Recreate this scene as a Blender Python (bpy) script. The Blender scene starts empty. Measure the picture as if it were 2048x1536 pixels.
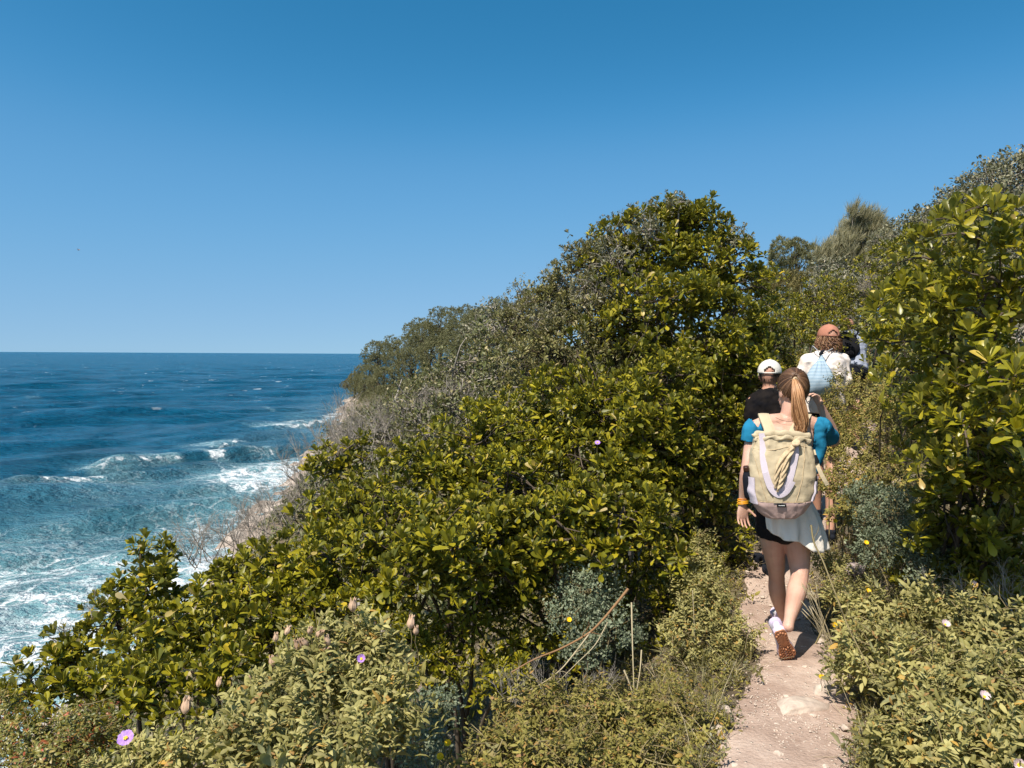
import bpy, math, random
import numpy as np
from mathutils import Vector, Matrix

# ---------------------------------------------------------------- camera, sky, sun
S = bpy.context.scene
RAD = math.radians
FPX = 1500.0
PITCH = math.atan((768 - 708.5) / FPX)
ROLL = RAD(0.3)
cam_d = bpy.data.cameras.new("camera")
cam = bpy.data.objects.new("camera", cam_d)
S.collection.objects.link(cam)
cam_d.sensor_width = 36.0
cam_d.lens = FPX / 2048 * 36
cam_d.clip_start = 0.05
cam_d.clip_end = 60000
CAMROT = Matrix.Rotation(math.pi / 2 - PITCH, 3, 'X') @ Matrix.Rotation(ROLL, 3, 'Z')
cam.rotation_euler = CAMROT.to_euler()
cam.location = (0, 0, 0)
S.camera = cam

SUN_EL = RAD(55)
SH_AZ = RAD(37)              # direction the shadows run, clockwise from straight ahead
W = bpy.data.worlds.new("World")
S.world = W
W.use_nodes = True
wn = W.node_tree.nodes; wl = W.node_tree.links
wn.clear()
sky = wn.new('ShaderNodeTexSky'); sky.sky_type = 'NISHITA'; sky.sun_disc = False
sky.sun_elevation = SUN_EL; sky.sun_rotation = math.pi + SH_AZ
sky.air_density = 1.0; sky.dust_density = 1.0; sky.ozone_density = 1.6; sky.altitude = 10
wtc = wn.new('ShaderNodeTexCoord'); wad = wn.new('ShaderNodeVectorMath'); wad.operation = 'ADD'; wad.inputs[1].default_value = (0, 0, 0.095)
wno = wn.new('ShaderNodeVectorMath'); wno.operation = 'NORMALIZE'
wl.new(wtc.outputs['Generated'], wad.inputs[0]); wl.new(wad.outputs[0], wno.inputs[0]); wl.new(wno.outputs[0], sky.inputs['Vector'])
tint = wn.new('ShaderNodeMixRGB'); tint.blend_type = 'MULTIPLY'; tint.inputs[0].default_value = 1; tint.inputs[2].default_value = (.71, 1.02, 1.12, 1)
hs = wn.new('ShaderNodeHueSaturation'); hs.inputs['Hue'].default_value = 0.5; hs.inputs['Saturation'].default_value = 1.02
bgd = wn.new('ShaderNodeBackground'); bgd.inputs['Strength'].default_value = 0.10
wo = wn.new('ShaderNodeOutputWorld')
wl.new(sky.outputs[0], tint.inputs[1]); wl.new(tint.outputs[0], hs.inputs['Color']); pre = wn.new('ShaderNodeVectorMath'); pre.operation = 'SCALE'; pre.inputs['Scale'].default_value = .1414
post = wn.new('ShaderNodeVectorMath'); post.operation = 'SCALE'; post.inputs['Scale'].default_value = 7.07
cv = wn.new('ShaderNodeRGBCurve')
for ch, pts in enumerate((((0, 0), (.102, .032), (.159, .128), (.325, .305), (1, .8)), ((0, 0), (.251, .213), (.376, .375), (.658, .539), (1, .75)), ((0, 0), (.491, .456), (.665, .68), (.864, .768), (1, .82)))):
    c_ = cv.mapping.curves[ch]; c_.points[0].location = pts[0]; c_.points[1].location = pts[-1]
    for q in pts[1:-1]: c_.points.new(*q)
cv.mapping.update()
wl.new(hs.outputs[0], pre.inputs[0]); wl.new(pre.outputs[0], cv.inputs['Color']); wl.new(cv.outputs[0], post.inputs[0]); wl.new(post.outputs[0], bgd.inputs[0]); wl.new(bgd.outputs[0], wo.inputs[0])
sd = bpy.data.lights.new("sun", 'SUN'); sd.energy = 5.0; sd.angle = RAD(0.5); sd.color = (1.0, 0.93, 0.81)
sun = bpy.data.objects.new("sun", sd); S.collection.objects.link(sun)
sdir = Vector((math.sin(SH_AZ) * math.cos(SUN_EL), math.cos(SH_AZ) * math.cos(SUN_EL), -math.sin(SUN_EL)))
sun.rotation_euler = sdir.to_track_quat('-Z', 'Y').to_euler()
S.view_settings.view_transform = 'Standard'; S.view_settings.look = 'None'
S.view_settings.exposure = 0.5; S.view_settings.gamma = 1.0
S.cycles.max_bounces = 6; S.cycles.diffuse_bounces = 3; S.cycles.glossy_bounces = 2
S.cycles.transmission_bounces = 4; S.cycles.transparent_max_bounces = 6
S.cycles.use_adaptive_sampling = True; S.cycles.adaptive_threshold = 0.02
S.cycles.sample_clamp_indirect = 4
S.cycles.use_denoising = True

# ---------------------------------------------------------------- helpers
rng = np.random.default_rng(7)
random.seed(5)
SEA = -12.0

def at(px, py, Y):
    """point of the world at distance Y ahead that the photograph shows at pixel px, py (2048 wide)"""
    d = CAMROT @ Vector(((px - 1024) / FPX, (768 - py) / FPX, -1.0))
    return Vector(d * (Y / d.y))

def tag(o, label=None, cat=None, group=None, kind=None):
    if label: o['label'] = label
    if cat: o['category'] = cat
    if group: o['group'] = group
    if kind: o['kind'] = kind
    return o

def empty(name, loc, label, cat, group=None):
    o = bpy.data.objects.new(name, None); S.collection.objects.link(o)
    o.location = loc; o.empty_display_size = 0.1
    return tag(o, label, cat, group)

def link(name, me, mat, parent=None, smooth=True):
    """mesh given in world space; put under parent (an unrotated thing)"""
    o = bpy.data.objects.new(name, me); S.collection.objects.link(o)
    if mat is not None and not me.materials:
        me.materials.append(mat)
    if parent is not None:
        org = parent.location.copy(); p = parent.parent
        while p is not None:
            org += p.location; p = p.parent
        me.transform(Matrix.Translation(-org)); o.parent = parent
    if smooth:
        me.polygons.foreach_set('use_smooth', np.ones(len(me.polygons), dtype=bool))
    me.update()
    return o

def mesh_np(name, V, loops, starts, attrs=None):
    me = bpy.data.meshes.new(name)
    V = np.asarray(V, dtype=np.float32); loops = np.asarray(loops, dtype=np.int32); starts = np.asarray(starts, dtype=np.int32)
    me.vertices.add(len(V)); me.vertices.foreach_set('co', V.ravel())
    me.loops.add(len(loops)); me.loops.foreach_set('vertex_index', loops)
    me.polygons.add(len(starts)); me.polygons.foreach_set('loop_start', starts)
    for k, a in (attrs or {}).items():
        at_ = me.attributes.new(k, 'FLOAT', 'POINT'); at_.data.foreach_set('value', np.asarray(a, dtype=np.float32))
    me.update(calc_edges=True); me.validate()
    return me

class Tpl:
    def __init__(s): s.V = []; s.L = []; s.N = []; s.A = []; s.n = 0
    def add(s, V, faces, A):
        for f in faces: s.L.extend([i + s.n for i in f]); s.N.append(len(f))
        s.V.extend(V); s.A.extend(A); s.n += len(V)
    def done(s):
        s.V = np.array(s.V, float); s.L = np.array(s.L, int); s.N = np.array(s.N, int); s.A = np.array(s.A, float)
        return s

def frames(axis, spin):
    """rotation matrices whose third column is axis, turned by spin"""
    a = axis / np.linalg.norm(axis, axis=1, keepdims=True)
    ref = np.where(np.abs(a[:, 2:3]) < 0.9, np.array([[0, 0, 1.]]), np.array([[1., 0, 0]]))
    u = np.cross(ref, a); u /= np.linalg.norm(u, axis=1, keepdims=True)
    v = np.cross(a, u)
    c = np.cos(spin)[:, None]; s_ = np.sin(spin)[:, None]
    return np.stack([u * c + v * s_, -u * s_ + v * c, a], axis=2)

def scatter_mesh(name, tpls, which, P, R, sc):
    Vs = []; Ls = []; Ns = []; As = []; off = 0
    for k, t in enumerate(tpls):
        m = which == k; n = int(m.sum())
        if not n: continue
        V = np.einsum('nij,vj->nvi', R[m], t.V) * sc[m][:, None, None] + P[m][:, None, :]
        nv = len(t.V)
        Vs.append(V.reshape(-1, 3))
        Ls.append((t.L[None, :] + (np.arange(n) * nv)[:, None]).ravel() + off)
        Ns.append(np.tile(t.N, n)); As.append(np.tile(t.A, n)); off += n * nv
    V = np.concatenate(Vs); L = np.concatenate(Ls); N = np.concatenate(Ns); A = np.concatenate(As)
    st = np.concatenate([[0], np.cumsum(N)[:-1]])
    return mesh_np(name, V, L, st, {'rib': A})

def leafgeo(L, Wd, shape, bend=0.2, fold=0.25, twist=0.0):
    """leaf along +x, normal +z; shape: (t, width) rows"""
    V = [(0, 0, 0)]; A = [0.6]; F = []
    def pt(t, y, lift):
        ang = bend * t
        x = L * (math.sin(ang) / bend if abs(bend) > 1e-4 else t)
        z = L * ((1 - math.cos(ang)) / bend if abs(bend) > 1e-4 else 0)
        return (x, y, z + lift)
    for t, w in shape:
        h = w * Wd / 2
        V += [pt(t, -h, fold * h + twist * t * h), pt(t, 0, 0), pt(t, h, fold * h - twist * t * h)]; A += [0, 1, 0]
    V.append(pt(1, 0, 0)); A.append(0.5)
    F += [(0, 1, 2), (0, 2, 3)]
    n = len(shape)
    for i in range(n - 1):
        a = 1 + 3 * i
        F += [(a, a + 3, a + 4, a + 1), (a + 1, a + 4, a + 5, a + 2)]
    a = 1 + 3 * (n - 1); e = len(V) - 1
    F += [(a, e, a + 1), (a + 1, e, a + 2)]
    return V, F, A

def place_leaf(t, geo, az, el, off=(0, 0, 0), roll=0.0):
    """el: angle up from the horizontal"""
    V, F, A = geo
    M = Matrix.Translation(off) @ Matrix.Rotation(az, 4, 'Z') @ Matrix.Rotation(-el, 4, 'Y') @ Matrix.Rotation(roll, 4, 'X')
    t.add([tuple(M @ Vector(v)) for v in V], F, A)

OBOV = [(0.1, 0.22), (0.42, 0.62), (0.74, 1.0), (0.92, 0.72)]
LANC = [(0.12, 0.6), (0.4, 1.0), (0.72, 0.72)]
OVAL = [(0.2, 0.8), (0.6, 1.0)]

def rosette(seed, n=10, L=0.082, w=0.40):
    r = random.Random(seed); t = Tpl()
    for k in range(n):
        f = k / (n - 1)
        el = RAD(30 + 48 * f ** 1.1 + r.uniform(-9, 9))
        l = L * (1 - 0.35 * f) * r.uniform(0.82, 1.12)
        place_leaf(t, leafgeo(l, l * w * r.uniform(0.85, 1.15), OBOV, r.uniform(-0.5, 0.5), 0.35 * r.uniform(0.4, 1.2)), k * 2.4 + r.uniform(-.25, .25), el, (0, 0, -0.012 + 0.02 * f))
    for k in range(2):       # older leaves lower on the shoot
        l = L * r.uniform(0.8, 1.05)
        place_leaf(t, leafgeo(l, l * w, OBOV, -0.4, 0.3), r.uniform(0, 6.28), RAD(r.uniform(-30, 15)), (0, 0, -0.03 - 0.012 * k), r.uniform(-.6, .6))
    return t.done()

def sprig(seed, n=7, L=0.045, w=0.26, gap=0.016, droop=0.9, el0=35, curl=-1.5, shape=LANC):
    """upright shoot with opposite pairs of leaves that arch over"""
    r = random.Random(seed); t = Tpl()
    for k in range(n):
        f = k / max(1, n - 1)
        for s_ in (0, 1):
            l = L * (1 - 0.5 * f) * r.uniform(0.75, 1.15)
            place_leaf(t, leafgeo(l, l * w * r.uniform(0.85, 1.2), shape, curl * r.uniform(0.5, 1.4), -0.5 * r.uniform(0.2, 1.2), r.uniform(-.5, .5)),
                       k * 1.57 + s_ * math.pi + r.uniform(-.4, .4), RAD(el0 + 40 * f + r.uniform(-18, 18)), (0, 0, gap * (k - n + 1)), r.uniform(-.4, .4))
    return t.done()

def tuft(seed, n=16, L=0.3, w=0.05, spread=60):
    r = random.Random(seed); t = Tpl()
    for k in range(n):
        l = L * r.uniform(0.6, 1.1)
        place_leaf(t, leafgeo(l, l * w * r.uniform(.7, 1.3), [(0.5, 1.0)], r.uniform(-.3, .5), 0.2), r.uniform(0, 6.28), RAD(90 - r.uniform(5, spread)), (0, 0, 0), r.uniform(-1, 1))
    return t.done()

def leafball(seed, n=14, L=0.03, w=0.6, R=0.05):
    """small twig end with leaves all round"""
    r = random.Random(seed); t = Tpl()
    for k in range(n):
        l = L * r.uniform(0.6, 1.15)
        o = Vector((r.gauss(0, 1), r.gauss(0, 1), r.gauss(0, 1))).normalized() * R * r.uniform(.3, 1)
        place_leaf(t, leafgeo(l, l * w, OVAL, r.uniform(-.5, .5), 0.3), r.uniform(0, 6.28), RAD(r.uniform(-10, 80)), o, r.uniform(-.8, .8))
    return t.done()

def tubes(lines, ns=4):
    """lines: [(points (n,3), radii (n))] -> arrays"""
    Vs = []; Ls = []; off = 0; N = 0
    ang = np.arange(ns) * 2 * math.pi / ns
    ca = np.cos(ang); sa = np.sin(ang)
    for P, r in lines:
        P = np.asarray(P, float); r = np.asarray(r, float); n = len(P)
        T = np.gradient(P, axis=0); T /= np.linalg.norm(T, axis=1, keepdims=True) + 1e-9
        ref = np.array([0.31, 0.52, 0.79]) if abs(T[0] @ np.array([0.31, 0.52, 0.79])) < 0.9 else np.array([1., 0, 0])
        u = np.cross(T, ref); u /= np.linalg.norm(u, axis=1, keepdims=True) + 1e-9
        v = np.cross(T, u)
        V = P[:, None, :] + r[:, None, None] * (u[:, None, :] * ca[None, :, None] + v[:, None, :] * sa[None, :, None])
        Vs.append(V.reshape(-1, 3))
        i = np.arange(n - 1)[:, None] * ns; j = np.arange(ns)[None, :]; k = (j + 1) % ns
        q = np.stack([i + j, i + k, i + ns + k, i + ns + j], axis=2).reshape(-1, 4) + off
        Ls.append(q.ravel()); N += len(q); off += n * ns
    V = np.concatenate(Vs); L = np.concatenate(Ls)
    return V, L, np.arange(N) * 4

def tube_mesh(name, lines, ns=4):
    V, L, st = tubes(lines, ns)
    return mesh_np(name, V, L, st)

def wander(a, b, n=6, jit=0.06, sag=0.0, r=None):
    a = np.array(a, float); b = np.array(b, float)
    t = np.linspace(0, 1, n)[:, None]
    P = a + (b - a) * t
    d = np.linalg.norm(b - a)
    J = rng.normal(0, jit * d, (n, 3)); J[0] = 0; J[-1] = 0
    if n > 4:
        for _ in range(2): J[1:-1] = (J[:-2] + 2 * J[1:-1] + J[2:]) / 4
        J *= 1.7
    P = P + J
    P[:, 2] += sag * d * (t[:, 0] * (1 - t[:, 0]))
    return P

# ---------------------------------------------------------------- materials
def newmat(name):
    m = bpy.data.materials.new(name); m.use_nodes = True
    nt = m.node_tree; nt.nodes.clear()
    return m, nt.nodes, nt.links

def ramp(nodes, stops, interp='LINEAR'):
    r = nodes.new('ShaderNodeValToRGB'); r.color_ramp.interpolation = interp
    e = r.color_ramp.elements
    e[0].position = stops[0][0]; e[0].color = (*stops[0][1], 1)
    e[1].position = stops[1][0]; e[1].color = (*stops[1][1], 1)
    for p, c in stops[2:]:
        k = e.new(p); k.color = (*c, 1)
    return r

def leafmat(name, stops, rough=0.4, spec=0.5, trans=0.25, back=None, ribmix=0.25, ribcol=(0.3, 0.32, 0.08), coat=0.0):
    m, n, l = newmat(name)
    geo = n.new('ShaderNodeNewGeometry')
    rp = ramp(n, stops); l.new(geo.outputs['Random Per Island'], rp.inputs[0])
    at_ = n.new('ShaderNodeAttribute'); at_.attribute_name = 'rib'
    mul = n.new('ShaderNodeMath'); mul.operation = 'MULTIPLY'; mul.inputs[1].default_value = ribmix
    pw = n.new('ShaderNodeMath'); pw.operation = 'POWER'; pw.inputs[1].default_value = 3
    l.new(at_.outputs['Fac'], pw.inputs[0]); l.new(pw.outputs[0], mul.inputs[0])
    mx = n.new('ShaderNodeMixRGB'); mx.inputs[2].default_value = (*ribcol, 1)
    l.new(mul.outputs[0], mx.inputs[0]); l.new(rp.outputs[0], mx.inputs[1])
    col = mx.outputs[0]
    # broad drift of tone over the bush
    tc = n.new('ShaderNodeTexCoord'); nz = n.new('ShaderNodeTexNoise'); nz.inputs['Scale'].default_value = 2.2; nz.inputs['Detail'].default_value = 3
    l.new(tc.outputs['Object'], nz.inputs['Vector'])
    mr = n.new('ShaderNodeMapRange'); mr.inputs[1].default_value = .3; mr.inputs[2].default_value = .7; mr.inputs[3].default_value = .72; mr.inputs[4].default_value = 1.28
    l.new(nz.outputs[0], mr.inputs[0])
    vm = n.new('ShaderNodeVectorMath'); vm.operation = 'SCALE'
    l.new(col, vm.inputs[0]); l.new(mr.outputs[0], vm.inputs['Scale']); col = vm.outputs[0]
    if back:
        mb = n.new('ShaderNodeMixRGB'); mb.inputs[2].default_value = (*back, 1)
        m2 = n.new('ShaderNodeMath'); m2.operation = 'MULTIPLY'; m2.inputs[1].default_value = 0.7
        l.new(geo.outputs['Backfacing'], m2.inputs[0]); l.new(m2.outputs[0], mb.inputs[0]); l.new(col, mb.inputs[1]); col = mb.outputs[0]
    p = n.new('ShaderNodeBsdfPrincipled'); p.inputs['Roughness'].default_value = rough
    p.inputs['Specular IOR Level'].default_value = spec
    if coat: p.inputs['Coat Weight'].default_value = coat; p.inputs['Coat Roughness'].default_value = 0.25
    l.new(col, p.inputs['Base Color'])
    t = n.new('ShaderNodeBsdfTranslucent')
    tcx = n.new('ShaderNodeMixRGB'); tcx.blend_type = 'MULTIPLY'; tcx.inputs[0].default_value = 1; tcx.inputs[2].default_value = (1.5, 1.5, 0.5, 1)
    l.new(col, tcx.inputs[1]); l.new(tcx.outputs[0], t.inputs[0])
    ms = n.new('ShaderNodeMixShader'); ms.inputs[0].default_value = trans
    l.new(p.outputs[0], ms.inputs[1]); l.new(t.outputs[0], ms.inputs[2])
    o = n.new('ShaderNodeOutputMaterial'); l.new(ms.outputs[0], o.inputs[0])
    return m

def simple(name, col, rough=0.8, spec=0.3, noise=0.0, nscale=20, bump=0.0, bscale=60, island=0.0, detail=4, col2=None, sss=0.0, bdist=0.01):
    m, n, l = newmat(name)
    p = n.new('ShaderNodeBsdfPrincipled'); p.inputs['Roughness'].default_value = rough; p.inputs['Specular IOR Level'].default_value = spec
    p.inputs['Base Color'].default_value = (*col, 1)
    tc = n.new('ShaderNodeTexCoord')
    if noise or island or col2:
        c2 = col2 or tuple(c * (1 - noise) for c in col)
        mx = n.new('ShaderNodeMixRGB'); mx.inputs[1].default_value = (*col, 1); mx.inputs[2].default_value = (*c2, 1)
        if island:
            g = n.new('ShaderNodeNewGeometry'); l.new(g.outputs['Random Per Island'], mx.inputs[0])
        else:
            nz = n.new('ShaderNodeTexNoise'); nz.inputs['Scale'].default_value = nscale; nz.inputs['Detail'].default_value = detail
            mr = n.new('ShaderNodeMapRange'); mr.inputs[1].default_value = .35; mr.inputs[2].default_value = .65
            l.new(tc.outputs['Object'], nz.inputs['Vector']); l.new(nz.outputs[0], mr.inputs[0]); l.new(mr.outputs[0], mx.inputs[0])
        l.new(mx.outputs[0], p.inputs['Base Color'])
    if bump:
        nb = n.new('ShaderNodeTexNoise'); nb.inputs['Scale'].default_value = bscale; nb.inputs['Detail'].default_value = 5
        b = n.new('ShaderNodeBump'); b.inputs['Strength'].default_value = bump; b.inputs['Distance'].default_value = bdist
        l.new(tc.outputs['Object'], nb.inputs['Vector']); l.new(nb.outputs[0], b.inputs['Height']); l.new(b.outputs[0], p.inputs['Normal'])
    if sss:
        p.inputs['Subsurface Weight'].default_value = sss; p.inputs['Subsurface Radius'].default_value = (0.01, 0.004, 0.002)
    o = n.new('ShaderNodeOutputMaterial'); l.new(p.outputs[0], o.inputs[0])
    return m

M = {}
M['glossy'] = leafmat('glossy_leaf', [(0, (.065, .068, .004)), (.35, (.150, .142, .006)), (.7, (.240, .210, .009)), (.94, (.32, .26, .012)), (.965, (.42, .29, .02)), (.99, (.38, .30, .15))], rough=.44, spec=.32, trans=.14, back=(.15, .16, .04), ribmix=.18, ribcol=(.2, .2, .03))
M['glossy_bright'] = leafmat('bright_leaf', [(0, (.11, .11, .006)), (.4, (.20, .185, .008)), (.75, (.30, .26, .012)), (.92, (.38, .31, .015)), (.96, (.5, .38, .03)), (1, (.45, .30, .1))], rough=.36, spec=.5, trans=.28, back=(.2, .2, .06), ribcol=(.3, .29, .05))
M['dull'] = leafmat('dull_leaf', [(0, (.05, .058, .018)), (.5, (.09, .095, .03)), (.85, (.14, .13, .05)), (.95, (.3, .24, .12)), (1, (.35, .30, .2))], rough=.5, spec=.4, trans=.15, back=(.2, .19, .12))
M['mixed'] = leafmat('small_olive_leaf', [(0, (.07, .07, .02)), (.45, (.13, .12, .035)), (.8, (.19, .165, .06)), (.93, (.27, .22, .1)), (1, (.38, .31, .2))], rough=.5, spec=.35, trans=.12, back=(.22, .2, .12))
M['grey_leaf'] = leafmat('grey_leaf', [(0, (.07, .075, .04)), (.5, (.13, .125, .075)), (.85, (.2, .18, .12)), (1, (.33, .28, .2))], rough=.5, spec=.4, trans=.12, back=(.25, .23, .17))
M['cistus'] = leafmat('cistus_leaf', [(0, (.16, .145, .04)), (.4, (.31, .275, .09)), (.75, (.45, .40, .16)), (.93, (.3, .26, .11)), (.965, (.45, .26, .05)), (1, (.32, .18, .07))], rough=.7, spec=.2, trans=.22, back=(.24, .24, .13), ribmix=.35, ribcol=(.33, .32, .17))
M['cistus_dull'] = leafmat('cistus_dull_leaf', [(0, (.12, .11, .022)), (.4, (.22, .19, .042)), (.75, (.32, .27, .07)), (.9, (.26, .2, .08)), (.95, (.42, .24, .05)), (1, (.28, .15, .07))], rough=.65, spec=.25, trans=.2, back=(.22, .2, .1), ribcol=(.3, .28, .13))
M['rue'] = leafmat('blue_grey_leaf', [(0, (.09, .12, .075)), (.5, (.16, .19, .125)), (1, (.26, .28, .19))], rough=.6, spec=.3, trans=.15)
M['pine'] = leafmat('pine_needles', [(0, (.11, .11, .055)), (.5, (.18, .175, .09)), (1, (.27, .25, .14))], rough=.7, spec=.2, trans=.1)
M['pine_brown'] = leafmat('pine_brown_needles', [(0, (.13, .11, .045)), (.5, (.2, .165, .065)), (1, (.29, .23, .1))], rough=.7, spec=.2, trans=.1)
M['wisp'] = leafmat('wispy_leaf', [(0, (.14, .13, .07)), (.5, (.22, .2, .12)), (1, (.34, .3, .2))], rough=.6, spec=.3, trans=.15)
M['yellowish'] = leafmat('yellow_leaf', [(0, (.13, .12, .01)), (.5, (.24, .2, .015)), (.85, (.36, .27, .02)), (1, (.5, .3, .03))], rough=.5, trans=.3)
M['reddish'] = leafmat('reddish_leaf', [(0, (.09, .10, .02)), (.55, (.20, .18, .035)), (.85, (.28, .2, .05)), (.93, (.3, .1, .03)), (1, (.36, .06, .03))], rough=.45, trans=.2)
M['grass'] = leafmat('grass_blade', [(0, (.14, .14, .04)), (.5, (.3, .26, .1)), (1, (.5, .42, .24))], rough=.6, trans=.3)
M['bark'] = simple('bark', (.06, .045, .033), .9, .1, col2=(.13, .10, .075), island=1)
M['deadwood'] = simple('deadwood', (.15, .125, .10), .85, .15, col2=(.40, .355, .31), island=1)
M['stem'] = simple('stem', (.16, .12, .06), .8, .2, col2=(.27, .22, .11), island=1)

# ---------------------------------------------------------------- the lie of the land
PY = [-20, 0, 3, 4.1, 4.8, 6.0, 6.8, 9.5, 15, 30, 60, 100, 150, 220, 400]
PX = [-2, 0.0, 1.12, 1.62, 1.72, 2.15, 2.75, 4.4, 7, 13, 20, 18, 5, -12, -20]
PZ = [-1.6, -1.68, -1.70, -1.715, -1.76, -1.66, -1.52, -1.1, -.6, .2, 1.0, 1, 0, -2, -6]
SY = [-20, 0, 25, 35, 48, 66, 80, 100, 125, 150, 190, 240, 400]
SX = [-12, -13, -14.5, -15.5, -18, -20, -22.5, -25, -28.5, -35, -42, -38, -30]
def pathx(y): return np.interp(y, PY, PX)
def pathz(y): return np.interp(y, PY, PZ)
def shorex(y): return np.interp(y, SY, SX)

def vnoise(x, y, s, seed=0):
    x = np.asarray(x, float) / s; y = np.asarray(y, float) / s
    xi = np.floor(x).astype(int); yi = np.floor(y).astype(int); fx = x - xi; fy = y - yi
    fx = fx * fx * (3 - 2 * fx); fy = fy * fy * (3 - 2 * fy)
    def h(a, b):
        v = np.sin(a * 127.1 + b * 311.7 + seed * 74.7) * 43758.5453
        return v - np.floor(v)
    return (h(xi, yi) * (1 - fx) + h(xi + 1, yi) * fx) * (1 - fy) + (h(xi, yi + 1) * (1 - fx) + h(xi + 1, yi + 1) * fx) * fy - .5

def groundz(x, y):
    x = np.asarray(x, float); y = np.asarray(y, float)
    xp = pathx(y); zp = pathz(y); xs = shorex(y)
    s_ = x - xp
    t = np.clip((x - xs) / np.maximum(xp - 0.5 - xs, 1), -0.5, 1)
    bank = np.clip(t / 0.10, 0, 1) * 0.14 + np.clip((t - 0.06) / 0.94, 0, 1) * 0.86
    left = (SEA - .3) + (zp - (SEA - .3)) * bank
    left = np.where(t < 0, SEA - .3 + t * 18, left)
    right = zp + np.clip(s_ - .45, 0, None) * .42 * np.exp(-np.clip(s_, 0, None) / 9)
    z = np.where(s_ < -0.5, left, np.where(s_ > .45, right, zp))
    rough = np.clip((np.abs(s_) - .3) / .8, 0, 1)
    z = z + rough * (vnoise(x, y, 1.3, 1) * .18 + vnoise(x, y, 6, 2) * .5 * np.clip(y / 12, 0, 1)) + rough * (vnoise(x, y, .35, 3) * .03 + vnoise(x, y, .12, 5) * .012)
    return z

def gz(x, y): return float(groundz(x, y))
# ---------------------------------------------------------------- ground
def grid_mesh(name, X, Y, Z, attrs=None):
    n, m = X.shape
    V = np.stack([X, Y, Z], axis=2).reshape(-1, 3)
    i = np.arange(n - 1)[:, None] * m; j = np.arange(m - 1)[None, :]
    q = np.stack([i + j, i + j + 1, i + m + j + 1, i + m + j], axis=2).reshape(-1, 4)
    return mesh_np(name, V, q.ravel(), np.arange(len(q)) * 4, attrs)

def ground_material():
    m, n, l = newmat('hillside_soil')
    tc = n.new('ShaderNodeTexCoord')
    nz = n.new('ShaderNodeTexNoise'); nz.inputs['Scale'].default_value = 5; nz.inputs['Detail'].default_value = 8; nz.inputs['Roughness'].default_value = .7
    l.new(tc.outputs['Object'], nz.inputs['Vector'])
    soil = ramp(n, [(.3, (.06, .045, .03)), (.5, (.13, .10, .065)), (.7, (.24, .19, .13))]); l.new(nz.outputs[0], soil.inputs[0])
    rock = ramp(n, [(.3, (.2, .15, .12)), (.5, (.33, .265, .22)), (.7, (.47, .40, .34))])
    nr = n.new('ShaderNodeTexNoise'); nr.inputs['Scale'].default_value = .9; nr.inputs['Detail'].default_value = 9; l.new(tc.outputs['Object'], nr.inputs['Vector']); l.new(nr.outputs[0], rock.inputs[0])
    at_ = n.new('ShaderNodeAttribute'); at_.attribute_name = 'rock'
    mx = n.new('ShaderNodeMixRGB'); l.new(at_.outputs['Fac'], mx.inputs[0]); l.new(soil.outputs[0], mx.inputs[1]); l.new(rock.outputs[0], mx.inputs[2])
    p = n.new('ShaderNodeBsdfPrincipled'); p.inputs['Roughness'].default_value = .95; p.inputs['Specular IOR Level'].default_value = .1
    l.new(mx.outputs[0], p.inputs['Base Color'])
    b = n.new('ShaderNodeBump'); b.inputs['Strength'].default_value = .7; b.inputs['Distance'].default_value = .05; l.new(nz.outputs[0], b.inputs['Height']); l.new(b.outputs[0], p.inputs['Normal'])
    o = n.new('ShaderNodeOutputMaterial'); l.new(p.outputs[0], o.inputs[0])
    return m

def path_material():
    m, n, l = newmat('trodden_earth')
    tc = n.new('ShaderNodeTexCoord')
    nz = n.new('ShaderNodeTexNoise'); nz.inputs['Scale'].default_value = 3.2; nz.inputs['Detail'].default_value = 10; nz.inputs['Roughness'].default_value = .72
    l.new(tc.outputs['Object'], nz.inputs['Vector'])
    c = ramp(n, [(.3, (.27, .185, .145)), (.48, (.39, .285, .23)), (.6, (.48, .37, .305)), (.75, (.56, .46, .38))]); l.new(nz.outputs[0], c.inputs[0])
    vo = n.new('ShaderNodeTexVoronoi'); vo.inputs['Scale'].default_value = 38; vo.inputs['Randomness'].default_value = 1; l.new(tc.outputs['Object'], vo.inputs['Vector'])
    gt = ramp(n, [(.12, (1, 1, 1)), (.3, (0, 0, 0))]); l.new(vo.outputs['Distance'], gt.inputs[0])
    vr = n.new('ShaderNodeSeparateColor'); l.new(vo.outputs['Color'], vr.inputs[0])
    th = n.new('ShaderNodeMath'); th.operation = 'GREATER_THAN'; th.inputs[1].default_value = .72; l.new(vr.outputs[0], th.inputs[0])
    mm = n.new('ShaderNodeMath'); mm.operation = 'MULTIPLY'; l.new(gt.outputs[0], mm.inputs[0]); l.new(th.outputs[0], mm.inputs[1])
    mx = n.new('ShaderNodeMixRGB'); mx.inputs[2].default_value = (.66, .55, .45, 1); l.new(mm.outputs[0], mx.inputs[0]); l.new(c.outputs[0], mx.inputs[1])
    n2 = n.new('ShaderNodeTexNoise'); n2.inputs['Scale'].default_value = 60; n2.inputs['Detail'].default_value = 6; l.new(tc.outputs['Object'], n2.inputs['Vector'])
    ad = n.new('ShaderNodeMath'); ad.operation = 'ADD'; l.new(n2.outputs[0], ad.inputs[0]); l.new(mm.outputs[0], ad.inputs[1])
    p = n.new('ShaderNodeBsdfPrincipled'); p.inputs['Roughness'].default_value = .95; p.inputs['Specular IOR Level'].default_value = .1
    l.new(mx.outputs[0], p.inputs['Base Color'])
    b = n.new('ShaderNodeBump'); b.inputs['Strength'].default_value = .8; b.inputs['Distance'].default_value = .012; l.new(ad.outputs[0], b.inputs['Height']); l.new(b.outputs[0], p.inputs['Normal'])
    o = n.new('ShaderNodeOutputMaterial'); l.new(p.outputs[0], o.inputs[0])
    return m

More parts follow.
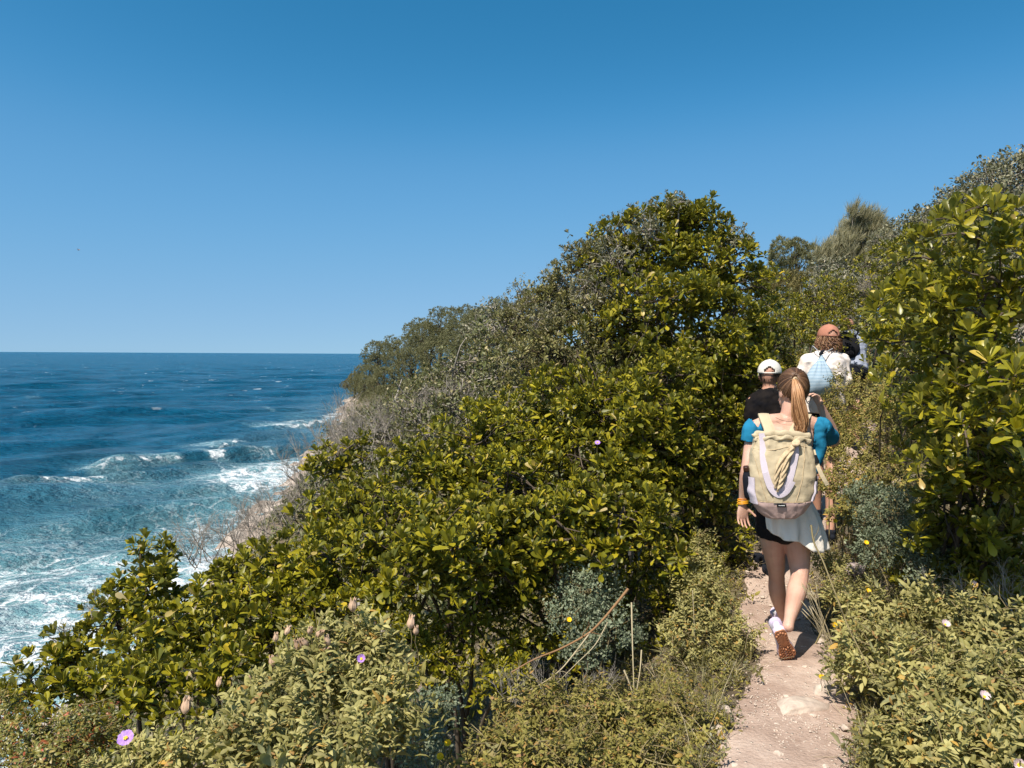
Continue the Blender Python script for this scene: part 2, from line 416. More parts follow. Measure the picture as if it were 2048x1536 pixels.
# hillside: fine near the camera, coarse far off
ys = np.concatenate([np.linspace(-14, 0, 30), np.linspace(.1, 12, 220), np.linspace(12.2, 40, 120), np.linspace(40.5, 330, 260)])
us = np.concatenate([np.linspace(0, 1, 220)])
Yg, Ug = np.meshgrid(ys, us, indexing='ij')
x0 = shorex(Yg) - 3; xp_ = pathx(Yg)
# three bands over u: shore to path, the path's surroundings, up the hill
Xg = np.where(Ug < .4, x0 + (xp_ - 3 - x0) * (Ug / .4), np.where(Ug < .75, xp_ - 3 + (Ug - .4) / .35 * 6, xp_ + 3 + ((Ug - .75) / .25) ** 2 * 90))
Zg = groundz(Xg, Yg)
rk = np.clip((SEA + 1.9 + vnoise(Xg, Yg, 5, 9) * 3 - Zg) / 1.2, 0, 1)
rk = np.maximum(rk, np.clip(vnoise(Xg, Yg, .5, 11) * 4 - .9, 0, 1) * .8)
Zg = Zg + np.clip((SEA + 3.5 - Zg) / 2, 0, 1) * (Zg > SEA - 1) * (vnoise(Xg, Yg, 1.7, 12) * 1.6 + vnoise(Xg, Yg, .8, 13) * .7)
inpath = np.abs(Xg - xp_) < .55
o = link('hillside', grid_mesh('hillside', Xg, Yg, Zg, {'rock': rk.ravel()}), ground_material())
tag(o, 'brown stony soil of the coastal slope falling to the sea', 'hillside', kind='structure')

yy = np.linspace(-1, 13, 700); ww = np.linspace(-1, 1, 70)
Yp, Wp = np.meshgrid(yy, ww, indexing='ij')
half = np.interp(Yp, [0, 3, 3.8, 4.4, 6, 13], [.30, .245, .225, .20, .19, .22]) + vnoise(Yp * 0, Yp, .7, 21) * .10 + vnoise(Yp * 0, Yp, .16, 22) * .05
Xp = pathx(Yp) + Wp * half * 1.15
Zp = groundz(Xp, Yp) + .014 * (1 - np.abs(Wp) ** 6) - .008 * np.abs(Wp) ** 12 + (1 - Wp ** 4) * (.006 + vnoise(Xp, Yp, .06, 23) * .008 + vnoise(Xp, Yp, .3, 24) * .02)
o = link('footpath', grid_mesh('footpath', Xp, Yp, Zp), path_material())
tag(o, 'narrow pale pink trodden earth path through the scrub', 'path', kind='structure')

# ---------------------------------------------------------------- sea
def sea_material():
    m, n, l = newmat('sea_water')
    tc = n.new('ShaderNodeTexCoord')
    def attr(k):
        a = n.new('ShaderNodeAttribute'); a.attribute_name = k; return a.outputs['Fac']
    def math_(op, a, b=None, clamp=False):
        q = n.new('ShaderNodeMath'); q.operation = op; q.use_clamp = clamp
        for i, v in enumerate((a, b)):
            if v is None: continue
            if isinstance(v, (int, float)): q.inputs[i].default_value = v
            else: l.new(v, q.inputs[i])
        return q.outputs[0]
    def noise(scale, detail=4, rough=.5, vec=None, dist=0):
        q = n.new('ShaderNodeTexNoise'); q.inputs['Scale'].default_value = scale; q.inputs['Detail'].default_value = detail
        q.inputs['Roughness'].default_value = rough; q.inputs['Distortion'].default_value = dist
        l.new(vec or tc.outputs['Object'], q.inputs['Vector']); return q
    def mapping(sx, sy, rot=0):
        q = n.new('ShaderNodeMapping'); q.inputs['Scale'].default_value = (sx, sy, 1); q.inputs['Rotation'].default_value = (0, 0, rot)
        l.new(tc.outputs['Object'], q.inputs['Vector']); return q.outputs[0]
    # water body colour: deep blue out at sea, teal over the shallows
    body = n.new('ShaderNodeMixRGB'); body.inputs[1].default_value = (.002, .075, .145, 1); body.inputs[2].default_value = (.022, .115, .15, 1)
    l.new(attr('shallow'), body.inputs[0])
    var = noise(1, 9, .74, mapping(.10, .11, .15))  # light and dark sides of the ripples, put into the water colour
    vr = n.new('ShaderNodeMapRange'); vr.inputs[1].default_value = .38; vr.inputs[2].default_value = .62; vr.inputs[3].default_value = .68; vr.inputs[4].default_value = 1.4
    l.new(var.outputs[0], vr.inputs[0])
    bv = n.new('ShaderNodeVectorMath'); bv.operation = 'SCALE'; l.new(body.outputs[0], bv.inputs[0]); l.new(vr.outputs[0], bv.inputs['Scale'])
    milky = n.new('ShaderNodeMixRGB'); milky.inputs[2].default_value = (.28, .50, .54, 1)
    mk = noise(.16, 5, .6)
    l.new(math_('MULTIPLY', attr('foam'), math_('ADD', math_('MULTIPLY', math_('SUBTRACT', mk.outputs[0], .5), 3.0), .85), True), milky.inputs[0]); l.new(bv.outputs[0], milky.inputs[1])
    # foam lace
    wr = noise(.45, 4, .6); wv = n.new('ShaderNodeVectorMath'); wv.operation = 'SCALE'; wv.inputs['Scale'].default_value = 3.2
    l.new(wr.outputs['Color'], wv.inputs[0])
    av = n.new('ShaderNodeVectorMath'); av.operation = 'ADD'; l.new(tc.outputs['Object'], av.inputs[0]); l.new(wv.outputs[0], av.inputs[1])
    sc2 = n.new('ShaderNodeVectorMath'); sc2.operation = 'MULTIPLY'; sc2.inputs[1].default_value = (.36, .5, 1); l.new(av.outputs[0], sc2.inputs[0])
    v1 = n.new('ShaderNodeTexVoronoi'); v1.feature = 'DISTANCE_TO_EDGE'; v1.inputs['Scale'].default_value = 1.0; l.new(sc2.outputs[0], v1.inputs['Vector'])
    v2 = n.new('ShaderNodeTexVoronoi'); v2.feature = 'DISTANCE_TO_EDGE'; v2.inputs['Scale'].default_value = 2.7; l.new(sc2.outputs[0], v2.inputs['Vector'])
    e1 = math_('SUBTRACT', 1, math_('DIVIDE', v1.outputs['Distance'], math_('MULTIPLY', attr('foam'), .20)), True)
    e2 = math_('SUBTRACT', 1, math_('DIVIDE', v2.outputs['Distance'], math_('MULTIPLY', attr('foam'), .12)), True)
    patch = noise(.22, 6, .65)
    pm = math_('MULTIPLY', math_('ADD', math_('SUBTRACT', patch.outputs[0], .62), math_('MULTIPLY', attr('foam'), .30)), 6, True)
    lace = math_('MAXIMUM', math_('MULTIPLY', e1, 1.3), math_('MULTIPLY', e2, .7))
    lace = math_('MULTIPLY', lace, math_('MULTIPLY', attr('foam'), 1.6, True))
    lace = math_('MULTIPLY', lace, math_('ADD', .35, pm), True)
    solid = math_('SUBTRACT', math_('MULTIPLY', attr('crest'), 1.25), math_('MULTIPLY', math_('SUBTRACT', noise(1, 8, .72, mapping(.5, .9, 0)).outputs[0], .5), 3.4))
    solid = math_('MULTIPLY', math_('SUBTRACT', solid, .72), 3.0, True)
    solid = math_('MULTIPLY', solid, math_('MULTIPLY', attr('crest'), 4, True))
    # whitecaps far out
    wc = noise(1, 3, .55, mapping(.055, .16, .2))
    wc2 = noise(1, 3, .6, mapping(.26, .13, .2))
    caps = math_('MULTIPLY', math_('MULTIPLY', math_('SUBTRACT', wc.outputs[0], .54), 10, True), math_('MULTIPLY', math_('SUBTRACT', wc2.outputs[0], .64), 14, True))
    caps = math_('MULTIPLY', caps, attr('open'))
    fm = math_('MAXIMUM', math_('MAXIMUM', lace, solid), math_('MULTIPLY', caps, .8))
    fc = n.new('ShaderNodeMixRGB'); fc.inputs[2].default_value = (.80, .84, .86, 1)
    l.new(fm, fc.inputs[0]); l.new(milky.outputs[0], fc.inputs[1])
    p = n.new('ShaderNodeBsdfPrincipled')
    l.new(fc.outputs[0], p.inputs['Base Color'])
    ro = n.new('ShaderNodeMapRange'); ro.inputs[3].default_value = .22; ro.inputs[4].default_value = .9; l.new(fm, ro.inputs[0]); l.new(ro.outputs[0], p.inputs['Roughness'])
    p.inputs['IOR'].default_value = 1.33
    sp = n.new('ShaderNodeMapRange'); sp.inputs[3].default_value = .36; sp.inputs[4].default_value = .13; l.new(attr('open'), sp.inputs[0]); l.new(sp.outputs[0], p.inputs['Specular IOR Level'])
    h1 = noise(1, 8, .62, mapping(.42, .6, .25)); h2 = noise(1, 6, .6, mapping(1.6, 3.2, -.2))
    h0 = noise(1, 6, .6, mapping(.06, .065, .2))
    hh = math_('ADD', math_('MULTIPLY', h1.outputs[0], 2.0), math_('MULTIPLY', h2.outputs[0], .5))
    h05 = noise(1, 6, .65, mapping(.17, .2, .1))
    hh = math_('ADD', hh, math_('MULTIPLY', math_('MULTIPLY', h0.outputs[0], attr('open')), 9))
    hh = math_('ADD', hh, math_('MULTIPLY', h05.outputs[0], 3.5))
    hh = math_('ADD', hh, math_('MULTIPLY', fm, .08))
    b = n.new('ShaderNodeBump'); b.inputs['Strength'].default_value = .9; b.inputs['Distance'].default_value = 1.1; l.new(hh, b.inputs['Height']); l.new(b.outputs[0], p.inputs['Normal'])
    o = n.new('ShaderNodeOutputMaterial'); l.new(p.outputs[0], o.inputs[0])
    return m

rr = 14 * np.exp(np.linspace(0, math.log(40000 / 14), 900)); aa = np.radians(np.linspace(-66, 34, 640))
Rr, Aa = np.meshgrid(rr, aa, indexing='ij')
Xw = Rr * np.sin(Aa); Yw = Rr * np.cos(Aa)
far = np.clip(1 - Rr / 2500, 0, 1)
Zw = np.zeros_like(Xw)
wr_ = np.random.default_rng(3)
for lam, amp in ((47, .5), (30, .42), (21, .34), (13, .26), (8.5, .18), (5.2, .12), (3.3, .07)):
    for k in range(3):
        th = RAD(-60) + wr_.normal(0, .45); ph = wr_.uniform(0, 6.28)      # running towards the shore
        q = (Xw * math.cos(th) + Yw * math.sin(th)) * 2 * math.pi / lam + ph
        cell = Rr * .009
        a = amp * .6 * np.clip(1.6 - cell / lam * 5, 0, 1) * far
        Zw += a * (1 - 2 * np.abs(np.sin(q / 2)) ** 1.3) * (1 + .8 * vnoise(Xw, Yw, lam * 2.2, k + 30))
D = shorex(Yw) - Xw                                  # metres off the shore
jag = vnoise(Xw, Yw, 9, 41) * 9 + vnoise(Xw, Yw, 3.5, 42) * 4
Dj = D + jag
foam = np.clip(1.12 - Dj / 15, 0, 1) * np.clip(1.15 - Rr / 95, .16, 1)
foam = np.maximum(foam, np.clip(1.42 - Rr / 62 + vnoise(Xw, Yw, 14, 44) * .6, 0, 1) * np.clip(1.6 - Dj / 26, 0, 1))
shallow = np.clip(1.05 - (D + jag * .6) / 45, 0, 1) * np.clip(1.5 - Rr / 90, .10, 1)
crest = np.clip(1.0 - (D + jag * .5) / 2.6, 0, 1) * .75
# breaking swells: ridges given by two end points, height, width, where along them the crest is white
def lf(x, y): 
    g = at(x, y, 1.0); k = SEA / g.z; return g.x * k, k
def swell(p0, p1, h, w, whites, curve=0.0):
    global Zw, crest, foam
    (xa, ya), (xb, yb) = lf(*p0), lf(*p1)
    dx, dy = xb - xa, yb - ya; L = math.hypot(dx, dy); tx, ty = dx / L, dy / L; nx, ny = ty, -tx
    s_ = (Xw - xa) * tx + (Yw - ya) * ty; d_ = (Xw - xa) * nx + (Yw - ya) * ny
    d_ = d_ + curve * ((s_ / L - .5) ** 2 - .25) * L + vnoise(s_, s_ * 0, 6, 50) * 1.2
    e = np.clip(np.minimum(s_, L - s_) / (L * .16), 0, 1); e = e * e * (3 - 2 * e)
    front = np.exp(-(d_ / (w * .55)) ** 2) * (d_ > 0) + np.exp(-(d_ / (w * 1.5)) ** 2) * (d_ <= 0)
    Zw += h * e * front
    for a, b, k in whites:
        m_ = np.clip(np.minimum(s_ - a * L, b * L - s_) / (L * .02), 0, 1)
        wd = w * (.16 + .9 * vnoise(s_, d_, 2.2, 51) + .5 * vnoise(s_, d_, .9, 52))
        crest = np.maximum(crest, k * .92 * m_ * np.exp(-((d_ - w * .25) / (np.abs(wd) * .8 + .05)) ** 2))
        foam = np.maximum(foam, m_ * .5 * k * np.exp(-((d_ + w * .6) / (w * 1.6)) ** 2))
swell((-40, 990), (400, 930), 1.0, 2.0, [(.2, .52, .95), (.62, .7, .7)], .1)
swell((140, 935), (660, 880), 1.25, 2.0, [(.03, .36, 1.05), (.44, .53, 1.4), (.6, .74, .8)], .08)
swell((380, 905), (520, 870), .5, 2.0, [(.3, .8, .85)])
swell((-60, 1060), (560, 985), .6, 2.6, [], .1)
swell((520, 860), (700, 835), .6, 2.2, [(.1, .95, 1.1)])
swell((-80, 800), (300, 790), .8, 5, [(.3, .4, .5)])
swell((150, 830), (640, 815), .8, 4, [(.75, .8, .6)])
# wash spread over the water beside the little bay
bx, by = lf(560, 935)
bay = np.exp(-(((Xw - bx) / 7) ** 2 + ((Yw - by) / 9) ** 2))
crest = np.maximum(crest, bay * .62); foam = np.maximum(foam, np.clip(bay * 1.5, 0, 1))
opn = np.clip((Rr - 90) / 120, 0, 1) * np.clip(D / 60, 0, 1)
Zw = Zw * np.clip(D / 6 + .5, .2, 1) + SEA
o = link('sea', grid_mesh('sea', Xw, Yw, Zw, {'foam': foam.ravel(), 'shallow': shallow.ravel(), 'crest': crest.ravel(), 'open': opn.ravel()}), sea_material())
tag(o, 'deep blue sea with white foam near the shore', 'sea', kind='structure')

# ---------------------------------------------------------------- foliage builders
T_ros = [rosette(i) for i in range(6)]
T_ros_small = [rosette(20 + i, 8, .055, .34) for i in range(4)]
T_cis = [sprig(i, 7, .058, .30, .016) for i in range(6)]
T_cis_s = [sprig(10 + i, 7, .04, .34, .013, el0=25) for i in range(5)]
T_rue = [leafball(i, 18, .017, .6, .038) for i in range(4)]
T_mid = [leafball(10 + i, 12, .05, .5, .075) for i in range(4)]
T_far = [tuft(i, 22, .42, .08, 55) for i in range(4)]
T_wisp = [tuft(20 + i, 16, .5, .03, 34) for i in range(4)]
T_need = [tuft(40 + i, 20, .07, .06, 60) for i in range(3)]

def lobes_world(lobes):
    C = np.array([list(at(a, b, Y)) for a, b, Y, r in lobes]); R = np.array([r / FPX * Y for a, b, Y, r in lobes])
    return C, R

def sample_lobes(C, R, spacing, shell=(.82, 1.08), sq=0.9, lump=.18, low=-.6, seed=0, keep_back=.6, clear=True, gaps=0.0):
    g = np.random.default_rng(seed); P = []; N = []
    for i in range(len(C)):
        n = int(4 * math.pi * R[i] ** 2 * sq / spacing ** 2)
        d = g.normal(size=(n, 3)); d /= np.linalg.norm(d, axis=1, keepdims=True)
        d = d[(d[:, 2] > low + g.uniform(-.25, .25, len(d)))]
        rad = R[i] * g.uniform(*shell, len(d)) * (1 + lump * 2 * (vnoise(d[:, 0] * 2 + i * 7.1, d[:, 1] * 2 + d[:, 2] * 2.3, .8, seed + 3)))
        p = C[i] + d * rad[:, None] * np.array([1, 1, sq])
        ok = np.ones(len(p), bool)
        for j in range(len(C)):
            if j != i: ok &= np.linalg.norm((p - C[j]) / np.array([1, 1, sq]), axis=1) > R[j] * .84
        if gaps:
            nn = vnoise(p[:, 0] + p[:, 2] * .9, p[:, 1] * .6 - p[:, 2] * 1.2, .24, 91) + .5 * vnoise(p[:, 0] * 1.1 - p[:, 2], p[:, 1] + p[:, 2] * .8, .12, 92)
            nn = nn + .9 * vnoise(p[:, 0] - p[:, 2] * .5, p[:, 1] * .7 + p[:, 2] * 1.1, .55, 93)
            ok &= nn > -.55 + gaps + g.normal(0, .04, len(p))
        tocam = -p / np.linalg.norm(p, axis=1, keepdims=True)
        ok &= ((d * tocam).sum(1) > -.25) | (g.random(len(p)) < keep_back)
        if clear: ok &= p[:, 2] > groundz(p[:, 0], p[:, 1]) + .03
        P.append(p[ok]); N.append(d[ok])
    return np.concatenate(P), np.concatenate(N)

def branch_lines(base, C, R, P, g, frac=.12, r0=.03, twig=.004, gnarl=.07):
    lines = []
    base = np.array(base, float)
    for i in range(len(C)):
        n = 7
        b = base + g.normal(0, .08, 3) * np.array([1, 1, 0])
        L_ = wander(b, C[i], n, gnarl * .6, .15)
        lines.append((L_, np.linspace(r0, r0 * .45, n)))
    idx = g.choice(len(P), max(4, int(len(P) * frac)), replace=False)
    for k in idx:
        i = int(np.argmin(np.linalg.norm(C - P[k], axis=1) / R))
        a = C[i] + g.normal(0, R[i] * .22, 3)
        lines.append((wander(a, P[k], 5, gnarl, .1), np.linspace(twig * 2.2, twig * .8, 5)))
        if g.random() < .6:
            m_ = a + (P[k] - a) * g.uniform(.3, .7)
            lines.append((wander(m_, m_ + g.normal(0, R[i] * .3, 3), 4, gnarl), np.linspace(twig * 1.2, twig * .5, 4)))
    return lines

def shrub(name, label, cat, lobes, tpls, mat, spacing=.10, scale=1.0, group=None, seed=1, up=.75, inner=.6, twigs=.2, barkmat='bark', base=None, lump=.2,
          r0=.02, twig=.0035, low=-.6, jitter=.45, sq=.9, shell=(.8, 1.1), stemname='branches', keep_back=.6, lean=(0, 0, 0), leafname='foliage', gaps=0.0, innerR=.74, cluster=0):
    g = np.random.default_rng(seed)
    C, R = lobes_world(lobes)
    cx, cy = C[:, 0].mean(), C[:, 1].mean()
    if base is None: base = (cx, cy + .15, gz(cx, cy + .15) - .03)
    root = empty(name, base, label, cat, group)
    P, N = sample_lobes(C, R, spacing, shell=shell, lump=lump, low=low, seed=seed, sq=sq, keep_back=keep_back, gaps=gaps)
    CP = CN = None
    if cluster:
        cc, cn = sample_lobes(C, R, cluster, shell=shell, lump=lump, low=low, seed=seed + 7, sq=sq, keep_back=keep_back)
        CP = []; CN = []
        for p_, n_ in zip(cc, cn):
            m_ = g.integers(4, 10); rr_ = np.sqrt(g.random(m_)) * cluster * .62; th_ = g.uniform(0, 6.28, m_)
            o_ = np.stack([rr_ * np.cos(th_), rr_ * np.sin(th_), -rr_ ** 2 * 3.2 + g.normal(0, .012, m_)], axis=1)
            o_ += n_ * .03; o_[:, 2] += -(o_[:, :2] @ n_[:2]) * .9 * (1 - abs(n_[2]))
            CP.append(p_ + o_); CN.append(np.stack([np.cos(th_) * rr_ * 4, np.sin(th_) * rr_ * 4, np.ones(m_) * 1.1], axis=1) + n_ * .35)
        CP = np.concatenate(CP); CN = np.concatenate(CN)
    Pi, Ni = sample_lobes(C, R * np.where(R > .22, innerR, .74), spacing / max(inner, .05) ** .5 * 1.05, shell=(.5, 1.05), lump=lump, low=-1, seed=seed + 100, sq=sq, keep_back=keep_back, gaps=gaps * .8)
    Pa = np.concatenate([P, Pi]); Na = np.concatenate([N, Ni])
    ax = Na * .7 + np.array([0, 0, up]) + g.normal(0, jitter, Na.shape) + np.array(lean)
    if cluster:
        Pa = np.concatenate([Pa, CP]); ax = np.concatenate([ax, CN + g.normal(0, .12, CN.shape)]); P = np.concatenate([P, CP[::2]])
    Rm = frames(ax, g.uniform(0, 6.28, len(ax)))
    me = scatter_mesh(name + '_leaves', tpls, g.integers(0, len(tpls), len(ax)), Pa, Rm, scale * g.uniform(.65, 1.25, len(ax)))
    link(leafname, me, M[mat], root)
    if twigs > 0:
        link(stemname, tube_mesh(name + '_wood', branch_lines(base, C, R, P, g, twigs, r0, twig), 5), M[barkmat], root)
    return root

def dead_tree(base, h, seed, spread=.5, levels=4, r0=.014, lean=(0, 0), kids=3):
    g = np.random.default_rng(seed); lines = []
    def grow(p, d, L, r, lv):
        n = 5; pts = [p]
        q = p.copy(); dd = d.copy()
        for k in range(n - 1):
            dd = dd + g.normal(0, .16, 3) + np.array([0, 0, .05]); dd /= np.linalg.norm(dd)
            q = q + dd * L / (n - 1); pts.append(q.copy())
        lines.append((np.array(pts), np.linspace(r, r * .5, n)))
        if lv <= 0: return
        for k in range(kids + (g.random() < .5)):
            t = g.uniform(.35, 1); i = min(n - 1, int(t * (n - 1)))
            nd = dd + g.normal(0, spread, 3); nd[2] += .25; nd /= np.linalg.norm(nd)
            grow(pts[i], nd, L * g.uniform(.5, .8), r * .55, lv - 1)
    for k in range(3):
        d = np.array([g.normal(lean[0], .35), g.normal(lean[1], .35), 1.0]); d /= np.linalg.norm(d)
        grow(np.array(base, float) + g.normal(0, .05, 3) * np.array([1, 1, 0]), d, h * .45, r0, levels)
    return lines
# ---------------------------------------------------------------- glossy evergreen shrubs left of the path
GL = 'glossy evergreen shrubs'
def glossy(label, lobes, seed, **k):
    return shrub('evergreen_shrub', label, 'shrub', lobes, k.pop('tpls', T_ros + T_ros_small), k.pop('mat', 'glossy'), spacing=k.pop('spacing', .078) * 2.1, cluster=k.pop('cluster', .20), seed=seed, group=GL, gaps=k.pop('gaps', .22), innerR=.60, inner=4.0, keep_back=.8, lump=k.pop('lump', .42), **k)

glossy('tallest glossy green shrub, its leafy peak against the sky left of the hikers',
       [(1365, 500, 7.6, 92), (1440, 560, 7.2, 85), (1295, 525, 7.6, 105), (1420, 700, 6.7, 105), (1320, 650, 6.8, 115), (1450, 650, 6.8, 70), (1470, 760, 6.5, 60), (1395, 450, 7.7, 45), (1355, 425, 7.8, 28), (1430, 480, 7.5, 40)], 1, r0=.03)
glossy('shaded glossy shrub beside the path, left of the backpack wearer',
       [(1452, 800, 6.9, 65), (1395, 850, 6.5, 110), (1425, 960, 6.2, 80), (1350, 960, 5.9, 80), (1455, 880, 6.7, 60), (1465, 720, 7.2, 60)], 2)
glossy('glossy shrub on the ridge with grey leafless twigs along its skyline',
       [(1200, 570, 8, 95), (1125, 615, 8.2, 78), (1220, 690, 7.2, 110), (1120, 740, 7.2, 100), (1060, 660, 9, 60)], 3, mat='mixed', tpls=T_ros_small, spacing=.07, cluster=.16)
glossy('broad glossy shrub in the middle of the thicket with yellow leaves in it',
       [(1180, 840, 6.1, 125), (1280, 910, 5.7, 115), (1080, 860, 6.2, 110), (1290, 1000, 5.3, 70), (1180, 960, 5.5, 100), (1335, 765, 5.9, 85), (1300, 850, 5.5, 85)], 4)
glossy('glossy shrub below the bare grey thicket, left of the middle of the slope',
       [(960, 910, 5.8, 110), (870, 950, 5.7, 100), (1030, 990, 5.3, 110), (780, 1010, 5.6, 95), (690, 930, 6.4, 50)], 5)
glossy('glossy shrub overhanging the dark hollow behind the fuzzy-leaved bush',
       [(700, 1060, 5.2, 90), (790, 1110, 4.8, 110), (900, 1090, 4.9, 90), (640, 1150, 4.8, 85), (1000, 1080, 4.9, 80), (790, 1200, 4.6, 70)], 6)
glossy('glossy shrub on the seaward edge with pale dead twigs over it',
       [(540, 1160, 5.1, 85), (460, 1190, 5.1, 70), (420, 1250, 4.7, 80), (540, 1260, 4.5, 90), (640, 1240, 4.4, 70)], 7)
glossy('small loose-headed shrub whose two sprays stand out against the foam',
       [(285, 1190, 5.1, 62), (282, 1100, 5.3, 24), (338, 1105, 5.3, 27), (250, 1260, 4.9, 70), (345, 1290, 4.5, 75)], 8)
glossy('lowest glossy shrub, at the bottom left corner above the surf',
       [(130, 1330, 4.7, 60), (50, 1375, 4.4, 60), (200, 1370, 4.1, 72), (300, 1390, 3.9, 72), (400, 1370, 3.9, 60)], 9)

glossy('glossy shrub leaning out over the blue-grey plant, its lower sprays before deep shade',
       [(1000, 1080, 4.5, 80), (1100, 1050, 4.5, 85), (1200, 1020, 4.6, 80), (1290, 1050, 4.7, 60), (920, 1110, 4.3, 80), (830, 1140, 4.25, 70), (1140, 1110, 4.5, 50)], 13, base=(.35, 5.3, gz(.35, 5.3)))
shrub('grey_shrub', 'silvery small-leaved bush on the left shoulder of the tallest shrub', 'shrub', [(1180, 520, 8.0, 52), (1230, 478, 8.0, 52), (1290, 445, 7.8, 46), (1330, 420, 7.7, 36), (1140, 575, 8.0, 48), (1470, 480, 7.4, 36), (1240, 530, 7.3, 62), (1190, 590, 7.3, 50), (1100, 640, 7.8, 45), (1300, 470, 7.2, 42), (1360, 410, 7.3, 26)], T_ros_small, 'grey_leaf', .075, .8, group='grey shrubs on the hill', seed=14, twigs=.3, barkmat='deadwood', gaps=.15)
glossy('dark bush in deep shade at the foot of the thicket, behind the blue-grey plant',
       [(1080, 1150, 5.1, 90), (1190, 1130, 5.2, 95), (1300, 1110, 5.3, 90), (1000, 1190, 5.0, 85), (1120, 1240, 4.8, 85), (1240, 1210, 4.9, 85), (1330, 1210, 4.8, 70), (1060, 1300, 4.6, 60)], 10, tpls=T_ros_small, spacing=.085, gaps=.1)
glossy('dark bush in the hollow right behind the fuzzy foreground bush',
       [(900, 1250, 4.7, 90), (980, 1300, 4.5, 75), (890, 1330, 4.4, 70), (820, 1290, 4.5, 70), (950, 1230, 4.7, 80), (1000, 1370, 4.2, 45)], 11, tpls=T_ros_small, spacing=.085, gaps=.1)
glossy('dark bush in shade beside the path, left of the walking woman\'s legs',
       [(1430, 1060, 5.9, 70), (1370, 1080, 5.7, 65), (1450, 1120, 5.8, 45), (1340, 1170, 5.3, 60)], 12, tpls=T_ros_small, spacing=.11)
# far part of the ridge: duller scrub
shrub('ridge_scrub', 'dull olive scrub bush on the ridge below the pines', 'shrub', [(1010, 680, 10.5, 75), (940, 740, 11, 70), (1030, 760, 9.5, 80), (880, 790, 11.5, 60)], T_mid, 'dull', .13, 1.15, group='dull scrub on the ridge', seed=21, twigs=.3, barkmat='deadwood', twig=.007)
shrub('ridge_scrub', 'dull olive scrub bush below the dead thicket, at the top of the sea cliff', 'shrub', [(820, 830, 11, 75), (760, 870, 10.5, 65), (850, 880, 9, 70), (930, 840, 9, 70), (700, 930, 10, 55), (900, 780, 12, 70), (620, 1000, 9, 50), (660, 960, 9.5, 45), (590, 1040, 8.5, 40), (690, 880, 14, 45), (730, 850, 14, 45)], T_mid, 'dull', .13, 1.15, group='dull scrub on the ridge', seed=22, twigs=.3, barkmat='deadwood', twig=.007)
shrub('ridge_scrub', 'pale olive scrub running up to the skyline right of the pines', 'shrub', [(1060, 600, 12, 50), (1000, 640, 13, 50), (960, 670, 14, 45)], T_mid, 'grey_leaf', .15, 1.2, group='dull scrub on the ridge', seed=23, twigs=.3, barkmat='deadwood', twig=.008)

# ---------------------------------------------------------------- right side of the path
glossy('bright yellow-green large-leaved shrub nearest on the right, its tip against the sky',
       [(1965, 445, 3.5, 75), (1905, 545, 3.7, 85), (2000, 600, 3.4, 100), (1840, 600, 4.0, 70), (1900, 700, 3.8, 95), (2020, 760, 3.3, 110), (1940, 850, 3.5, 90)], 31, mat='glossy_bright', spacing=.092, up=.8, gaps=.12, r0=.012, base=(2.95, 4.5, gz(2.95, 4.5)))
glossy('dark shaded lower shrub at the right edge behind the fuzzy plants',
       [(1930, 930, 4.1, 85), (2030, 960, 3.8, 110), (1920, 1030, 4.2, 85), (2000, 1090, 4.1, 90), (1880, 840, 4.3, 60), (1900, 1110, 4.4, 70), (2040, 1150, 4.0, 70), (1960, 1160, 4.4, 60), (1960, 800, 4.5, 100)], 32)
glossy('yellow-green shrub whose sprays hang beside the hiker in cream',
       [(1815, 635, 4.9, 46), (1850, 690, 4.6, 56), (1828, 745, 4.7, 42), (1810, 590, 5.2, 30), (1855, 780, 4.5, 55)], 33, mat='glossy_bright', tpls=T_ros_small, spacing=.085, r0=.008, base=(2.95, 5.7, gz(2.95, 5.7)))
shrub('grey_shrub', 'grey-green small-leaved shrub highest on the right against the sky', 'shrub', [(2015, 400, 8, 85), (1940, 440, 8.4, 68), (1870, 470, 8.8, 55), (2060, 470, 7.4, 90), (1960, 520, 7.6, 90), (1900, 520, 8, 80), (1830, 520, 8.6, 60), (2020, 560, 7, 100), (1975, 370, 8.4, 45), (1905, 415, 8.8, 40), (1845, 450, 9.2, 38), (2040, 345, 8, 50), (1795, 490, 9.5, 45)], T_mid, 'grey_leaf', .066, .85, group='grey shrubs on the hill', seed=34, twigs=.2, barkmat='deadwood', r0=.02)
shrub('grey_shrub', 'silvery grey shrub at the foot of the wind-combed tree', 'shrub', [(1665, 560, 14, 50), (1700, 590, 13, 50), (1640, 610, 12.5, 40), (1740, 560, 13, 45)], T_mid, 'grey_leaf', .15, 1.1, group='grey shrubs on the hill', seed=35, twigs=.25, barkmat='deadwood', r0=.02)
shrub('grey_shrub', 'brown twiggy dry shrub among leaves at the right edge', 'shrub', [(2040, 560, 4.6, 60), (2050, 680, 4.4, 60)], T_rue, 'grey_leaf', .07, 1.0, group='grey shrubs on the hill', seed=36, twigs=.8, barkmat='deadwood')
glossy('dark green shrub in the gap of the path beyond the cream shirt',
       [(1640, 610, 9.5, 50), (1590, 650, 9, 50), (1690, 590, 10.5, 55), (1740, 610, 10, 50), (1650, 660, 9.2, 45)], 37, tpls=T_ros_small, spacing=.11)
glossy('small-leaved shrub behind the white cap, left side of the gap',
       [(1530, 640, 8, 50), (1540, 700, 7.5, 45), (1510, 760, 7, 45), (1520, 570, 8.4, 42)], 38, tpls=T_ros_small, spacing=.10)
shrub('yellow_shrub', 'low golden yellow shrub between the white cap and the cream shirt', 'shrub', [(1585, 722, 7.6, 32), (1560, 750, 7.2, 30), (1605, 760, 7.2, 30)], T_cis_s, 'yellowish', .06, 1.0, seed=39)
